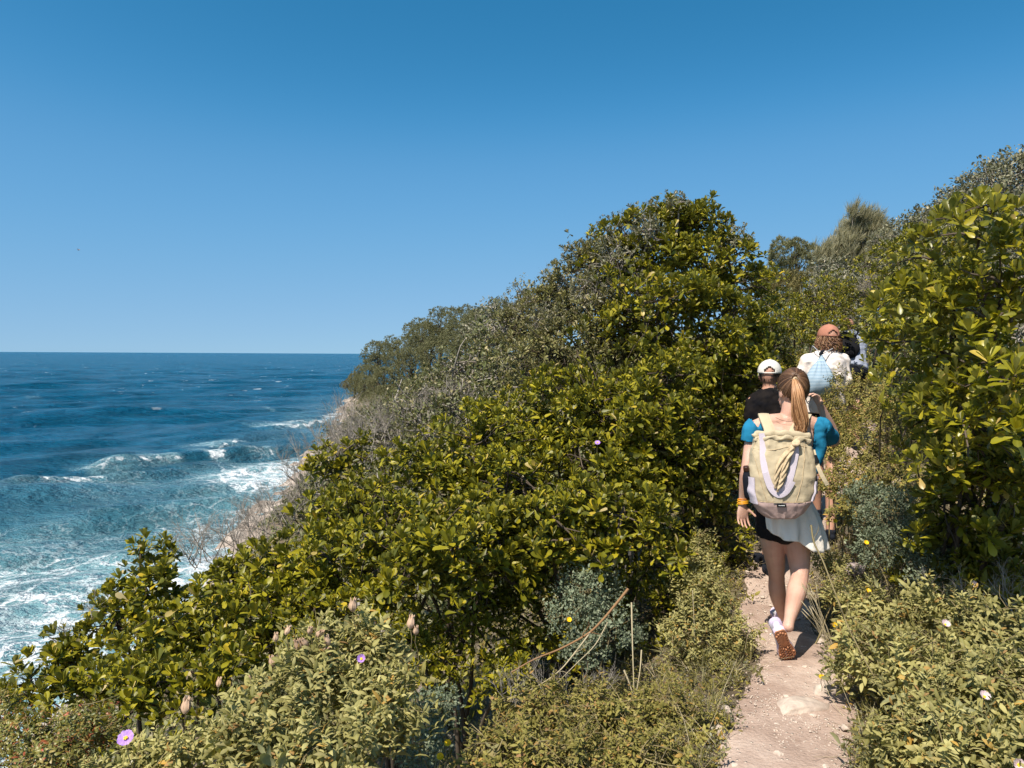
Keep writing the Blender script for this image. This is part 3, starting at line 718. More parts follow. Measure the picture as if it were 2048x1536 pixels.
glossy('dark green shrub touching the skyline left of the bright large-leaved shrub',
       [(1810, 520, 8, 60), (1870, 540, 7, 70), (1800, 590, 7.4, 50), (1760, 540, 10, 40)], 40, tpls=T_ros_small, spacing=.10)

shrub('hill_shrub', 'olive shrub below the round dark pine, up the valley', 'shrub', [(1560, 640, 16, 60), (1610, 660, 15, 60), (1520, 660, 14, 50)], T_mid, 'dull', .15, 1.2, group='shrubs up the valley', seed=41, twigs=.15)
shrub('hill_shrub', 'dark olive shrub at the root of the wind-combed tree, right side', 'shrub', [(1750, 610, 12, 60), (1800, 600, 11, 60), (1700, 650, 12, 60), (1780, 660, 10, 60), (1660, 640, 12, 50)], T_mid, 'dull', .13, 1.0, group='shrubs up the valley', seed=42, twigs=.15)
shrub('hill_shrub', 'grey-olive shrub rising behind the bright large-leaved shrub on the right', 'shrub', [(1900, 560, 7, 100), (1990, 640, 6.5, 110), (1880, 700, 6, 90), (1960, 760, 6, 100), (1850, 640, 7.5, 80)], T_mid, 'dull', .11, 1.0, group='shrubs up the valley', seed=43, twigs=.15)
# thicket between the path and the right-hand shrubs
shrub('cistus_bush', 'olive small-leaved bush right of the path behind the raised elbow', 'shrub', [(1720, 800, 6.2, 75), (1790, 850, 5.6, 75), (1740, 900, 5.6, 75), (1700, 960, 5.4, 60), (1780, 960, 5.3, 60), (1690, 870, 5.9, 45), (1672, 900, 5.6, 36), (1668, 965, 5.3, 36), (1690, 1020, 5.1, 40), (1685, 820, 6.1, 30)], T_cis_s, 'cistus_dull', .058, 1.0, group='small-leaved bushes by the path', seed=51, twigs=.12, barkmat='stem', r0=.006, twig=.0014, inner=.5)
shrub('rue_bush', 'blue-grey feathery bush below the large-leaved shrub on the right', 'shrub', [(1775, 1030, 4.9, 65), (1760, 1100, 4.6, 45), (1830, 1090, 4.5, 55), (1860, 1150, 4.3, 45), (1730, 1000, 5.1, 40)], T_rue, 'rue', .045, 1.0, group='blue-grey feathery bushes', seed=52, twigs=.12, barkmat='stem', r0=.006, twig=.0014, inner=.6)
shrub('rue_bush', 'blue-grey feathery bush in the shade behind the bent dry branch', 'shrub', [(1180, 1180, 4.3, 62), (1150, 1240, 4.1, 52), (1220, 1260, 4.1, 55), (1170, 1300, 4.0, 45)], T_rue, 'rue', .045, 1.0, group='blue-grey feathery bushes', seed=53, twigs=.12, barkmat='stem', r0=.006, twig=.0014, inner=.6)
shrub('rue_bush', 'small blue-grey feathery plant right of the fuzzy-leaved bush', 'shrub', [(865, 1425, 3.2, 48), (840, 1500, 2.9, 50), (900, 1400, 3.3, 25)], T_rue, 'rue', .038, .85, group='blue-grey feathery bushes', seed=54, twigs=.12, barkmat='stem', r0=.006, twig=.0014, inner=.6)
shrub('cistus_bush', 'upright olive bush at the left edge of the path beside the walking woman', 'shrub', [(1400, 1120, 4.6, 45), (1410, 1190, 4.4, 70), (1380, 1260, 4.2, 75), (1450, 1270, 4.2, 60), (1405, 1070, 4.7, 22), (1430, 1320, 4.1, 55)], T_cis_s, 'cistus', .052, 1.0, group='small-leaved bushes by the path', seed=55, twigs=.15, lump=.38, barkmat='stem', r0=.006, twig=.0014, inner=.5)
shrub('cistus_bush', 'large fuzzy-leaved bush with dry seed heads in the left foreground', 'shrub', [(640, 1330, 2.7, 95), (740, 1290, 2.8, 85), (590, 1420, 2.5, 110), (740, 1420, 2.5, 100), (500, 1480, 2.3, 90), (640, 1530, 2.2, 120), (800, 1330, 2.8, 42)], T_cis, 'cistus', .055, 1.15, group='small-leaved bushes by the path', seed=56, twigs=.15, lump=.38, barkmat='stem', r0=.006, twig=.0014, inner=.5)
shrub('cistus_bush', 'low dry olive bush filling the bottom middle of the picture', 'shrub', [(1080, 1430, 3.2, 90), (1200, 1440, 3.3, 95), (1320, 1430, 3.4, 85), (1000, 1490, 2.9, 80), (1130, 1520, 2.8, 100), (1280, 1530, 2.9, 100)], T_cis_s, 'cistus_dull', .05, 1.15, group='small-leaved bushes by the path', seed=57, twigs=.5, lump=.4, barkmat='stem', r0=.006, twig=.0014, inner=.5)
shrub('cistus_bush', 'fuzzy-leaved bush right of the path, below the blue-grey one', 'shrub', [(1730, 1230, 3.9, 65), (1800, 1240, 3.8, 75), (1760, 1310, 3.5, 85), (1880, 1220, 3.8, 65), (1720, 1310, 3.6, 50)], T_cis, 'cistus', .062, 1.1, group='small-leaved bushes by the path', seed=58, twigs=.3, lump=.38, barkmat='stem', r0=.006, twig=.0014, inner=.5)
shrub('cistus_bush', 'fuzzy-leaved bush with pink flowers in the bottom right corner', 'shrub', [(1960, 1270, 3.4, 85), (1870, 1350, 3.1, 95), (2010, 1380, 2.8, 110), (1850, 1460, 2.8, 100), (1980, 1500, 2.5, 110), (1790, 1490, 2.9, 70)], T_cis, 'cistus', .062, 1.15, group='small-leaved bushes by the path', seed=59, twigs=.3, lump=.38, barkmat='stem', r0=.006, twig=.0014, inner=.5)
shrub('cistus_bush', 'small fuzzy plant leaning over the path edge below the white shirt', 'shrub', [(1665, 1130, 4.5, 38), (1690, 1180, 4.3, 40)], T_cis_s, 'cistus', .05, .95, group='small-leaved bushes by the path', seed=60, twigs=.2, barkmat='stem', r0=.006, twig=.0014)
shrub('sumac_bush', 'low plant with reddish comb-like leaves at the bottom left', 'shrub', [(60, 1470, 3.2, 80), (170, 1450, 3.2, 65), (-20, 1440, 3.4, 70), (110, 1530, 2.9, 90)], T_cis_s, 'reddish', .05, 1.0, group='low plants at the bottom left', seed=61, twigs=.2, barkmat='stem', r0=.006, twig=.0014)
shrub('cistus_bush', 'low fuzzy-leaved plants around the purple flower', 'shrub', [(270, 1520, 2.5, 60), (370, 1500, 2.5, 70), (200, 1560, 2.4, 60), (440, 1450, 2.6, 40)], T_cis, 'cistus', .055, .85, group='small-leaved bushes by the path', seed=62, twigs=.2, barkmat='stem', r0=.006, twig=.0014)

# ---------------------------------------------------------------- bare grey thickets
DG = 'dead twiggy shrubs on the seaward edge'
def dead(label, spots, seed, lev=3, kids=3):
    b0 = at(*spots[0][:2], spots[0][2])
    root = empty('dead_shrub', b0, label, 'dead shrub', DG)
    for i, (a, b, Y, h, lx) in enumerate(spots):
        p = at(a, b, Y)
        L_ = dead_tree(p, h, seed * 20 + i, .62, lev + 1, 0.0062 * Y / 8, (lx, 0), kids)
        link('branches', tube_mesh('dead_wood', L_, 4), M['deadwood'], root)
dead('bare grey thicket below the pines, thickest of the dead shrubs', [(770, 880, 10, .9, -.1), (850, 860, 10.5, .9, 0), (920, 830, 10, .8, 0), (810, 900, 9, .8, -.2), (720, 910, 9, .8, -.3), (980, 760, 11, .6, 0), (900, 780, 12, .6, 0)], 1, 3, 3)
dead('bare dark twigs reaching over the pale shore rocks', [(690, 960, 8, 1.1, -.3), (640, 980, 7.6, 1.0, -.3), (730, 940, 8.5, 1.1, -.2), (600, 1020, 7, .7, -.2), (660, 930, 9, .9, -.2), (620, 1000, 7.4, .9, -.3), (575, 1050, 6.8, .7, -.3), (710, 900, 9, 1.0, -.3), (680, 900, 10, 1.1, -.2)], 2, 2, 3)
dead('fine pale grey twigs in front of the wash, left of the glossy slope', [(450, 1110, 6.4, .75, -.2), (500, 1090, 6.6, .8, -.1), (550, 1070, 6.8, .7, -.2), (400, 1130, 6, .6, -.3), (580, 1060, 6.6, .55, -.2), (480, 1120, 6, .55, .1), (425, 1120, 6.2, .7, -.3), (525, 1085, 6.4, .7, -.2), (380, 1140, 5.8, .5, -.2)], 3, 2, 3)
dead('dead grey stems on the skyline of the ridge shrub', [(1180, 560, 8, .5, -.2), (1120, 600, 8.3, .5, -.2), (1230, 520, 8, .5, 0), (1060, 660, 9, .6, -.2), (1300, 470, 8, .45, -.2), (1090, 700, 8, .6, 0)], 4, 3, 3)
dead('dead grey twigs inside the gap under the wind-combed tree', [(1760, 620, 9, .7, 0), (1790, 590, 9, .6, .1), (1800, 640, 8.6, .6, 0)], 5, 3, 4)
dead('short dead twigs poking out above the surf at the lower left', [(200, 1260, 4.9, .35, -.2), (130, 1290, 4.8, .25, -.1), (350, 1120, 5.4, .35, .1), (430, 1150, 5.2, .35, -.1)], 6, 2, 3)

dead('thin grey dried stems with fluffy heads rising at the right edge, above the fuzzy plants', [(1950, 1250, 3.7, .42, -.2), (2025, 1230, 3.6, .45, -.1), (1900, 1230, 3.9, .3, -.4)], 7, 2, 3)
dead('low grey dead twigs in the dry bush under the bent branch', [(1120, 1410, 3.4, .36, .1), (990, 1420, 3.2, .28, -.2), (1180, 1400, 3.5, .3, .3)], 8, 2, 3)
# ---------------------------------------------------------------- trees beyond
def pine(label, px, py, Y, wpx, hpx, seed, mat='pine', clumps=16, group='pines on the headland'):
    g = np.random.default_rng(seed)
    s_ = Y / FPX; c = np.array(at(px, py, Y)); rw = wpx / 2 * s_; rh = hpx / 2 * s_
    base = (c[0], c[1], min(gz(c[0], c[1]), c[2] - rh * 1.1) - .2)
    root = empty('pine_tree', base, label, 'pine tree', group)
    d = g.normal(size=(clumps, 3)); d /= np.linalg.norm(d, axis=1, keepdims=True); d[:, 2] = d[:, 2] * .9 + .05
    C = c + d * np.array([rw, rw, rh]) * g.uniform(.3, .8, (clumps, 1)); R = np.full(clumps, (rw + rh) * .5) * g.uniform(.3, .5, clumps)
    sp = max(.14, rw * .085) if Y > 40 else .10
    P, N = sample_lobes(C, R, sp, low=-.8, seed=seed, lump=.3, clear=False)
    ax = N * .9 + np.array([.1, 0, .6]) + g.normal(0, .35, N.shape)
    me = scatter_mesh('needles', T_far, g.integers(0, 4, len(P)), P, frames(ax, g.uniform(0, 6, len(P))), np.full(len(P), sp * (2.7 if Y > 40 else 3.6)) * g.uniform(.7, 1.4, len(P)))
    link('crown', me, M[mat], root)
    L_ = [(wander(base, c + np.array([0, 0, rh * .6]), 7, .02), np.linspace(rw * .09, rw * .02, 7))]
    for i in range(clumps): L_.append((wander(np.array(base) + (c - np.array(base)) * g.uniform(.4, .9), C[i], 5, .04), np.linspace(rw * .035, rw * .01, 5)))
    link('trunk', tube_mesh('trunk', L_, 6), M['bark'], root)
    return root
shared = 'grey-green pine among the packed pines on the headland'
for i, (px, py, Y, w, h) in enumerate([(745, 740, 185, 60, 70), (790, 725, 175, 60, 70), (835, 700, 165, 60, 80), (875, 680, 155, 60, 80), (915, 670, 145, 60, 75), (760, 790, 165, 70, 70), (815, 760, 150, 65, 75), (870, 740, 140, 65, 80), (925, 720, 130, 65, 70), (730, 780, 175, 50, 60),
                                      (775, 830, 150, 70, 60), (830, 810, 135, 70, 70), (890, 790, 120, 70, 70), (950, 680, 120, 70, 80), (990, 690, 110, 60, 80), (740, 830, 160, 50, 40), (960, 740, 110, 70, 70), (1000, 650, 100, 60, 70), (850, 850, 110, 80, 60), (780, 870, 130, 60, 50), (930, 770, 100, 80, 80), (720, 800, 170, 50, 50), (850, 700, 155, 60, 60), (900, 700, 140, 60, 60), (710, 850, 160, 50, 40)]):
    pine(shared, px + 8, py - 22, Y, w * 1.25, h * 1.15, 200 + i, clumps=18)
pine('pine with its top highest on the skyline of the headland', 962, 640, 130, 50, 84, 230)
pine('brownish lone pine leaning out over the sea at the headland tip', 708, 765, 180, 55, 45, 231, 'pine_brown')
pine('round dark pine on the skyline between the two big shrubs', 1588, 520, 34, 95, 95, 232, 'pine', 26, group='trees up the valley')
pine('olive-brown pine below the round dark one', 1560, 585, 26, 85, 70, 233, 'pine_brown', 22, group='trees up the valley')
pine('low dark pine against the sky beside the tall shrub', 1525, 560, 30, 50, 70, 234, 'pine', 18, group='trees up the valley')
pine('brown-tinged pine at the left of the grey shrub', 1610, 590, 22, 60, 90, 235, 'pine_brown', 20, group='trees up the valley')
# wind-combed tree: long shoots swept to the right
g = np.random.default_rng(77)
c0 = at(1700, 640, 16); base = (c0.x, c0.y, gz(c0.x, c0.y))
wt = empty('windswept_tree', base, 'pale grey-green tree with shoots combed sideways by the wind', 'tree')
Pp = []; L_ = []
tops = [(1700, 465, 20), (1728, 478, 20), (1685, 500, 24), (1662, 530, 16), (1748, 510, 20), (1770, 520, 12), (1640, 545, 10), (1710, 530, 36), (1745, 545, 28), (1680, 555, 30), (1650, 575, 18), (1625, 600, 16), (1612, 630, 14), (1705, 432, 9), (1765, 500, 14), (1785, 545, 16), (1632, 520, 9), (1800, 570, 14), (1742, 455, 18), (1764, 478, 16), (1725, 445, 14), (1690, 480, 18), (1652, 510, 14)]
for a, b, r in tops:
    q = np.array(at(a, b, 16 + g.uniform(-.5, .5)))
    L_.append((wander(np.array(base) + np.array([0, 0, 1.0]), q, 8, .02, .1), np.linspace(.05, .008, 8)))
    n = int(r * r * .75)
    o_ = g.normal(0, 1, (n, 3)) * np.array([.55, .55, .75]) * r / FPX * 16 * .9
    o_[:, 0] += o_[:, 2] * .25
    Pp.append(q + o_)
Pp = np.concatenate(Pp)
ax = np.array([.42, .05, 1.0]) + g.normal(0, .3, Pp.shape)
link('crown', scatter_mesh('wisps', T_wisp, g.integers(0, 4, len(Pp)), Pp, frames(ax, g.uniform(0, 6, len(Pp))), g.uniform(.28, .62, len(Pp))), M['wisp'], wt)
link('trunk', tube_mesh('trunk', L_, 5), M['deadwood'], wt)


# ---------------------------------------------------------------- ground cover
def cover(name, label, n, xr, yr, tpls, mat, scale, seed, keep, lift=.02, up=1.0):
    g = np.random.default_rng(seed)
    y = yr[0] + (yr[1] - yr[0]) * g.random(n) ** 1.3
    x = g.uniform(0, 1, n) * (xr[1](y) - xr[0](y)) + xr[0](y)
    k = keep(x, y, g); x = x[k]; y = y[k]
    P = np.stack([x, y, groundz(x, y) + lift + g.random(len(x)) * scale * .06], axis=1)
    ax = np.array([0, 0, up]) + g.normal(0, .4, P.shape)
    me = scatter_mesh(name, tpls, g.integers(0, len(tpls), len(P)), P, frames(ax, g.uniform(0, 6.28, len(P))), scale * g.uniform(.6, 1.4, len(P)))
    tag(link(name, me, M[mat]), label, kind='stuff')
off_path = lambda x, y, g: np.abs(x - pathx(y)) > np.interp(y, [0, 3, 3.8, 4.4, 13], [.32, .265, .245, .235, .23]) + np.abs(g.normal(0, .03, len(x)))
cover('undergrowth', 'low olive undergrowth beside the path', 30000, (lambda y: pathx(y) - 1.2 - y * .75, lambda y: pathx(y) + 1 + y * .5), (1.5, 15), T_cis_s, 'cistus_dull', 1.1, 301, off_path)
cover('dry_litter', 'dry leaves and straw on the soil', 16000, (lambda y: pathx(y) - 1.0 - y * .4, lambda y: pathx(y) + .8 + y * .3), (1.5, 11), T_rue, 'grey_leaf', .7, 302,
      lambda x, y, g: (np.abs(x - pathx(y)) > .2 + np.abs(g.normal(0, .12, len(x)))), .0)
cover('grass', 'thin green and straw grass at the path edge', 1500, (lambda y: pathx(y) - .8, lambda y: pathx(y) + .9), (1.8, 9), [tuft(60 + i, 10, .09, .03, 50) for i in range(3)], 'grass', 1.0, 303,
      lambda x, y, g: (np.abs(x - pathx(y)) > .27 + np.abs(g.normal(0, .04, len(x)))), .0)
cover('hillside_scrub', 'dense olive scrub over the hillside', 45000, (lambda y: shorex(y) + 1.5, lambda y: pathx(y) + 25), (11, 210), T_mid, 'dull', 3.6, 304, lambda x, y, g: g.random(len(x)) < 1.1, .15)
# ---------------------------------------------------------------- people: builders
def cr(pts, k=4):
    """smooth a chain of [x,y,z,a,b] rows"""
    P = np.array(pts, float)
    if len(P) < 3: return np.array([P[0] + (P[-1] - P[0]) * t for t in np.linspace(0, 1, 4)])
    Q = np.vstack([2 * P[0] - P[1], P, 2 * P[-1] - P[-2]]); out = []
    for i in range(1, len(Q) - 2):
        for t in np.arange(k) / k:
            out.append(.5 * ((2 * Q[i]) + (-Q[i - 1] + Q[i + 1]) * t + (2 * Q[i - 1] - 5 * Q[i] + 4 * Q[i + 1] - Q[i + 2]) * t * t + (-Q[i - 1] + 3 * Q[i] - 3 * Q[i + 1] + Q[i + 2]) * t ** 3))
    out.append(Q[-2]); return np.array(out)

def chain(rows, ref=(1, 0, 0), ns=16, k=4, ex=2.0, cap=.9, raw=False):
    """closed tube of elliptical rings; rows: (Vector, a, b); a runs along ref"""
    R = np.array([[*p, a, b] for p, a, b in rows], float)
    R = R if raw else cr(R, k)
    P = R[:, :3]; A = np.maximum(R[:, 3], .002); B = np.maximum(R[:, 4], .002)
    T = np.gradient(P, axis=0); T /= np.linalg.norm(T, axis=1, keepdims=True) + 1e-9
    # rounded ends
    def capend(P0, T0, a, b, s):
        r = min(a, b) * cap; o = []
        for q in (.35, .7, .92): o.append((P0 + s * T0 * r * q, a * math.sqrt(1 - q * q), b * math.sqrt(1 - q * q), T0))
        return o
    rings = [*reversed(capend(P[0], T[0], A[0], B[0], -1)), *[(P[i], A[i], B[i], T[i]) for i in range(len(P))], *capend(P[-1], T[-1], A[-1], B[-1], 1)]
    V = []; F = []
    for p, a, b, t in rings:
        u = np.array(ref, float) - t * (t @ np.array(ref, float)); u /= np.linalg.norm(u) + 1e-9; v = np.cross(t, u)
        for j in range(ns):
            c = math.cos(j * 2 * math.pi / ns); s_ = math.sin(j * 2 * math.pi / ns)
            V.append(p + u * a * math.copysign(abs(c) ** (2 / ex), c) + v * b * math.copysign(abs(s_) ** (2 / ex), s_))
    n = len(rings)
    for i in range(n - 1):
        for j in range(ns):
            F.append((i * ns + j, i * ns + (j + 1) % ns, (i + 1) * ns + (j + 1) % ns, (i + 1) * ns + j))
    F.append(tuple(range(ns))[::-1]); F.append(tuple((n - 1) * ns + j for j in range(ns)))
    return V, F

def ell(c, axis, a, b, ref=(1, 0, 0)):
    c = np.array(c, float); ax = np.array(axis, float)
    rows = [(c + ax * math.sin(q), a * math.cos(q), b * math.cos(q)) for q in np.linspace(-1.25, 1.25, 9)]
    return chain(rows, ref, raw=True, cap=.3)

def join(name, parts):
    V = []; F = []
    for v, f in parts:
        o = len(V); V.extend(v); F.extend([tuple(i + o for i in q) for q in f])
    me = bpy.data.meshes.new(name); me.from_pydata([tuple(map(float, v)) for v in V], [], F); me.update()
    return me

def fuse(name, parts, voxel=.006, smooth=4, cut=None, noise=None):
    me = join(name, parts)
    ob = bpy.data.objects.new('temp', me); S.collection.objects.link(ob)
    m = ob.modifiers.new('r', 'REMESH'); m.mode = 'VOXEL'; m.voxel_size = voxel
    m = ob.modifiers.new('s', 'SMOOTH'); m.factor = .5; m.iterations = smooth
    dg = bpy.context.evaluated_depsgraph_get(); dg.update()
    out = bpy.data.meshes.new_from_object(ob.evaluated_get(dg)); out.name = name
    bpy.data.objects.remove(ob); bpy.data.meshes.remove(me)
    n = len(out.vertices); co = np.empty(n * 3, np.float32); out.vertices.foreach_get('co', co); co = co.reshape(-1, 3)
    if noise:
        sc_, am = noise; no = np.empty(n * 3, np.float32); out.vertices.foreach_get('normal', no); no = no.reshape(-1, 3)
        d = vnoise(co[:, 0] + co[:, 2] * .6, co[:, 2] - co[:, 0] * .5, sc_, 61) + .6 * vnoise(co[:, 0] - co[:, 1], co[:, 2] * 1.3 + co[:, 1], sc_ * .5, 62)
        co = co + no * (d * am)[:, None]; out.vertices.foreach_set('co', co.astype(np.float32).ravel())
    if cut is not None:
        import bmesh
        bm = bmesh.new(); bm.from_mesh(out)
        dead_ = [v for v in bm.verts if cut(v.co)]
        bmesh.ops.delete(bm, geom=dead_, context='VERTS'); bm.to_mesh(out); bm.free()
    return out

def V3(p): return np.array(p, float)
def un(v): v = V3(v); return v / (np.linalg.norm(v) + 1e-9)

def hand(wrist, d, n, side, size=1.0, curl=.35):
    """palm, four unequal bent fingers and a thumb; n: where the palm faces, side: sign of the thumb side"""
    w = V3(wrist); d = un(d); n = un(V3(n) - d * (V3(n) @ d)); t = np.cross(d, n) * side
    out = [chain([(w - d * .01, .024 * size, .019 * size), (w + d * .025 * size, .032 * size, .017 * size), (w + d * .06 * size, .040 * size, .015 * size), (w + d * .085 * size, .038 * size, .012 * size)], t)]
    for i, Lf in enumerate((.070, .078, .072, .057)):
        off = (.0305 - .0205 * i) * size
        p = w + d * (.084 - abs(i - 1.2) * .004) * size + t * off; dd = un(d + t * (.10 - .075 * i)); rows = [(p - dd * .015, .0085 * size, .0085 * size), (p, .0085 * size, .0085 * size)]
        for s_, f in enumerate((.42, .32, .26)):
            ang = curl * (.6 + .5 * s_) * (1 + .12 * i)
            dd = un(dd * math.cos(ang) + n * math.sin(ang)); p = p + dd * Lf * f * size
            rows.append((p, (.0078 - .0008 * s_) * size, (.0078 - .0008 * s_) * size))
        out.append(chain(rows, t, ns=10, k=3))
    p = w + d * .028 * size + t * .024 * size; dd = un(d * .62 + t * .7 + n * .3)
    rows = [(p - dd * .012, .013 * size, .012 * size), (p + dd * .02 * size, .0115 * size, .011 * size), (p + dd * .045 * size + n * .003, .0095 * size, .009 * size), (p + dd * .068 * size + n * .01 + d * .006, .008 * size, .0075 * size)]
    out.append(chain(rows, n, ns=10, k=3))
    return out

def head_parts(c, face, k=1.0, neck=None):
    """c: centre of the head; face: the way it looks"""
    c = V3(c); f = un(face); up = V3((0, 0, 1)); s_ = np.cross(f, up)
    P = [ell(c + up * .015 * k - f * .008 * k, up * .105 * k, .074 * k, .093 * k, s_),
         ell(c + f * .028 * k - up * .052 * k, up * .062 * k, .052 * k, .060 * k, s_),          # jaw
         chain([(c + f * .088 * k + up * .014 * k, .007 * k, .007 * k), (c + f * .104 * k - up * .018 * k, .011 * k, .010 * k), (c + f * .100 * k - up * .028 * k, .015 * k, .009 * k)], s_, k=2),
         ell(c + f * .080 * k - up * .088 * k, s_ * .018 * k, .012 * k, .012 * k, f),            # chin
         ell(c + f * .085 * k - up * .05 * k, s_ * .024 * k, .009 * k, .010 * k, f)]            # mouth
    for q in (-1, 1):
        P.append(ell(c + s_ * q * .077 * k - f * .008 * k - up * .008 * k, up * .030 * k + f * -.006 * k, .008 * k, .019 * k, s_))
    if neck is not None: P.append(chain([(V3(neck), .056 * k, .056 * k), (c - up * .06 * k - f * .012, .052 * k, .055 * k), (c - up * .02 * k - f * .01, .05 * k, .055 * k)], s_))
    return P

def face_bits(c, face, root, k=1.0):
    c = V3(c); f = un(face); up = V3((0, 0, 1)); s_ = np.cross(f, up)
    for q in (-1, 1):
        link('eye', join('eye', [ell(c + f * .083 * k + s_ * q * .031 * k + up * .010 * k, s_ * .013 * k, .008 * k, .008 * k, f)]), M['eye'], root)
    link('lips', join('lips', [ell(c + f * .095 * k - up * .05 * k, s_ * .022 * k, .006 * k, .004 * k, f)]), M['lips'], root)

def shoe(root, H, T, up, mats, L=.26, w=1.0, detail=True):
    """shoe on the line heel H to toe T (under the sole); up: from the sole into the foot"""
    H = V3(H); x = un(V3(T) - H); z = un(V3(up) - x * (V3(up) @ x)); y = np.cross(z, x)
    W_ = lambda u, v, h: H + x * u * L + y * v * w + z * h
    prof = [(0.0, .018), (.04, .028), (.15, .033), (.3, .031), (.45, .032), (.6, .041), (.75, .046), (.88, .041), (.96, .028), (1.0, .014)]
    def slab(z0, z1, grow=0.0):
        Vv = []; F = []
        pts = [(u, -h_ - grow) for u, h_ in prof] + [(u, h_ + grow * 1.0 - (.004 if .2 < u < .5 else 0)) for u, h_ in reversed(prof)]
        n = len(pts)
        spring = lambda u: .018 * max(0, (u - .78) / .22) ** 2
        for zz, s_ in ((z0, .96), (z0 + (z1 - z0) * .3, 1), (z1, 1)):
            for u, v in pts: Vv.append(W_(.5 + (u - .5) * (1 if s_ == 1 else .985), v * s_, zz + spring(u)))
        for r in range(2):
            for j in range(n): F.append((r * n + j, r * n + (j + 1) % n, (r + 1) * n + (j + 1) % n, (r + 1) * n + j))
        F.append(tuple(range(n))[::-1]); F.append(tuple(2 * n + j for j in range(n)))
        return Vv, F
    sh = empty('shoe', tuple(H), None, None); sh.parent = root; sh.location = Vector(H) - root.location
    up_rows = [(W_(.03, 0, .045), .024 * w, .030), (W_(.12, 0, .052), .032 * w, .042), (W_(.28, 0, .055), .034 * w, .045), (W_(.45, 0, .046), .035 * w, .034), (W_(.65, 0, .036), .040 * w, .024), (W_(.85, 0, .030), .036 * w, .018), (W_(.96, 0, .030), .022 * w, .010)]
    cuff = [(W_(.16, 0, .07), .036 * w, .045), (W_(.15, 0, .10), .036 * w, .042)]
    link('shoe_upper', fuse('shoe_upper', [chain(up_rows, y), chain(cuff, y, cap=.3)], .005, 3), mats[0], sh)
    link('midsole', join('midsole', [slab(.006, .032, .002)]), mats[1], sh, smooth=False)
    ps = [slab(0.0, .0065, .001)]
    if detail:
        for i in range(12):
            for j in range(-3, 4):
                u = .06 + i * .076 + (.03 if j % 2 else 0); hw = np.interp(u, [p[0] for p in prof], [p[1] for p in prof])
                v = j * .0125
                if abs(v) > hw - .006 or (abs(j) < 2 and .2 < u < .52): continue
                sp = .018 * max(0, (u - .78) / .22) ** 2
                c = W_(u, v, sp - .001)
                ps.append(chain([(c + z * .004, .0058, .0058), (c - z * .005, .0048, .0048)], x, ns=6, cap=.2, raw=True))
    link('outsole', join('outsole', ps), mats[2], sh, smooth=False)
    if detail:
        lp = []
        for i in range(4):
            a = W_(.42 + i * .05, -.026 * w, .066 - i * .006); b = W_(.42 + i * .05, .026 * w, .066 - i * .006); m_ = (a + b) / 2 + z * .013
            lp.append((np.array([a, m_, b]), np.full(3, .003)))
        lp.append((np.array([W_(.42, 0, .078), W_(.38, .03, .085), W_(.34, .05, .07), W_(.30, .048, .055)]), np.full(4, .003)))
        link('laces', tube_mesh('laces', lp, 5), mats[3], sh)
        tb = [ (np.array([W_(.06, -.02, .085), W_(.02, 0, .10), W_(.06, .02, .085)]), np.full(3, .006)) ]
        link('heel_tab', tube_mesh('heel_tab', tb, 6), mats[1], sh)
    return sh

def ribbon(name, pts, width, thick, mat, root, normals=None, side=None, wob=0.0):
    """flat strap through pts; side: direction across"""
    P = cr([[*p, 0, 0] for p in pts], 6)[:, :3]
    T = np.gradient(P, axis=0); T /= np.linalg.norm(T, axis=1, keepdims=True) + 1e-9
    Vv = []; F = []
    n = len(P)
    for i in range(n):
        nn = V3(normals) if normals is not None else V3((0, -1, 0))
        u = np.cross(T[i], nn) if side is None else V3(side); u = u - T[i] * (T[i] @ u); u = un(u); v = np.cross(T[i], u)
        w_ = width[i * len(width) // n] if isinstance(width, (list, tuple)) else width
        for a, b in ((-1, -1), (-.5, -1.5), (0, -1.6), (.5, -1.5), (1, -1), (1, 1), (0, 1), (-1, 1)):
            Vv.append(P[i] + u * a * w_ / 2 + v * b * thick / 2)
    for i in range(n - 1):
        for j in range(8): F.append((i * 8 + j, i * 8 + (j + 1) % 8, (i + 1) * 8 + (j + 1) % 8, (i + 1) * 8 + j))
    F.append(tuple(range(8))[::-1]); F.append(tuple((n - 1) * 8 + j for j in range(8)))
    me = join(name, [(Vv, F)])
    import bmesh
    bm = bmesh.new(); bm.from_mesh(me); bmesh.ops.recalc_face_normals(bm, faces=bm.faces); bm.to_mesh(me); bm.free()
    return link(name, me, mat, root, smooth=False)

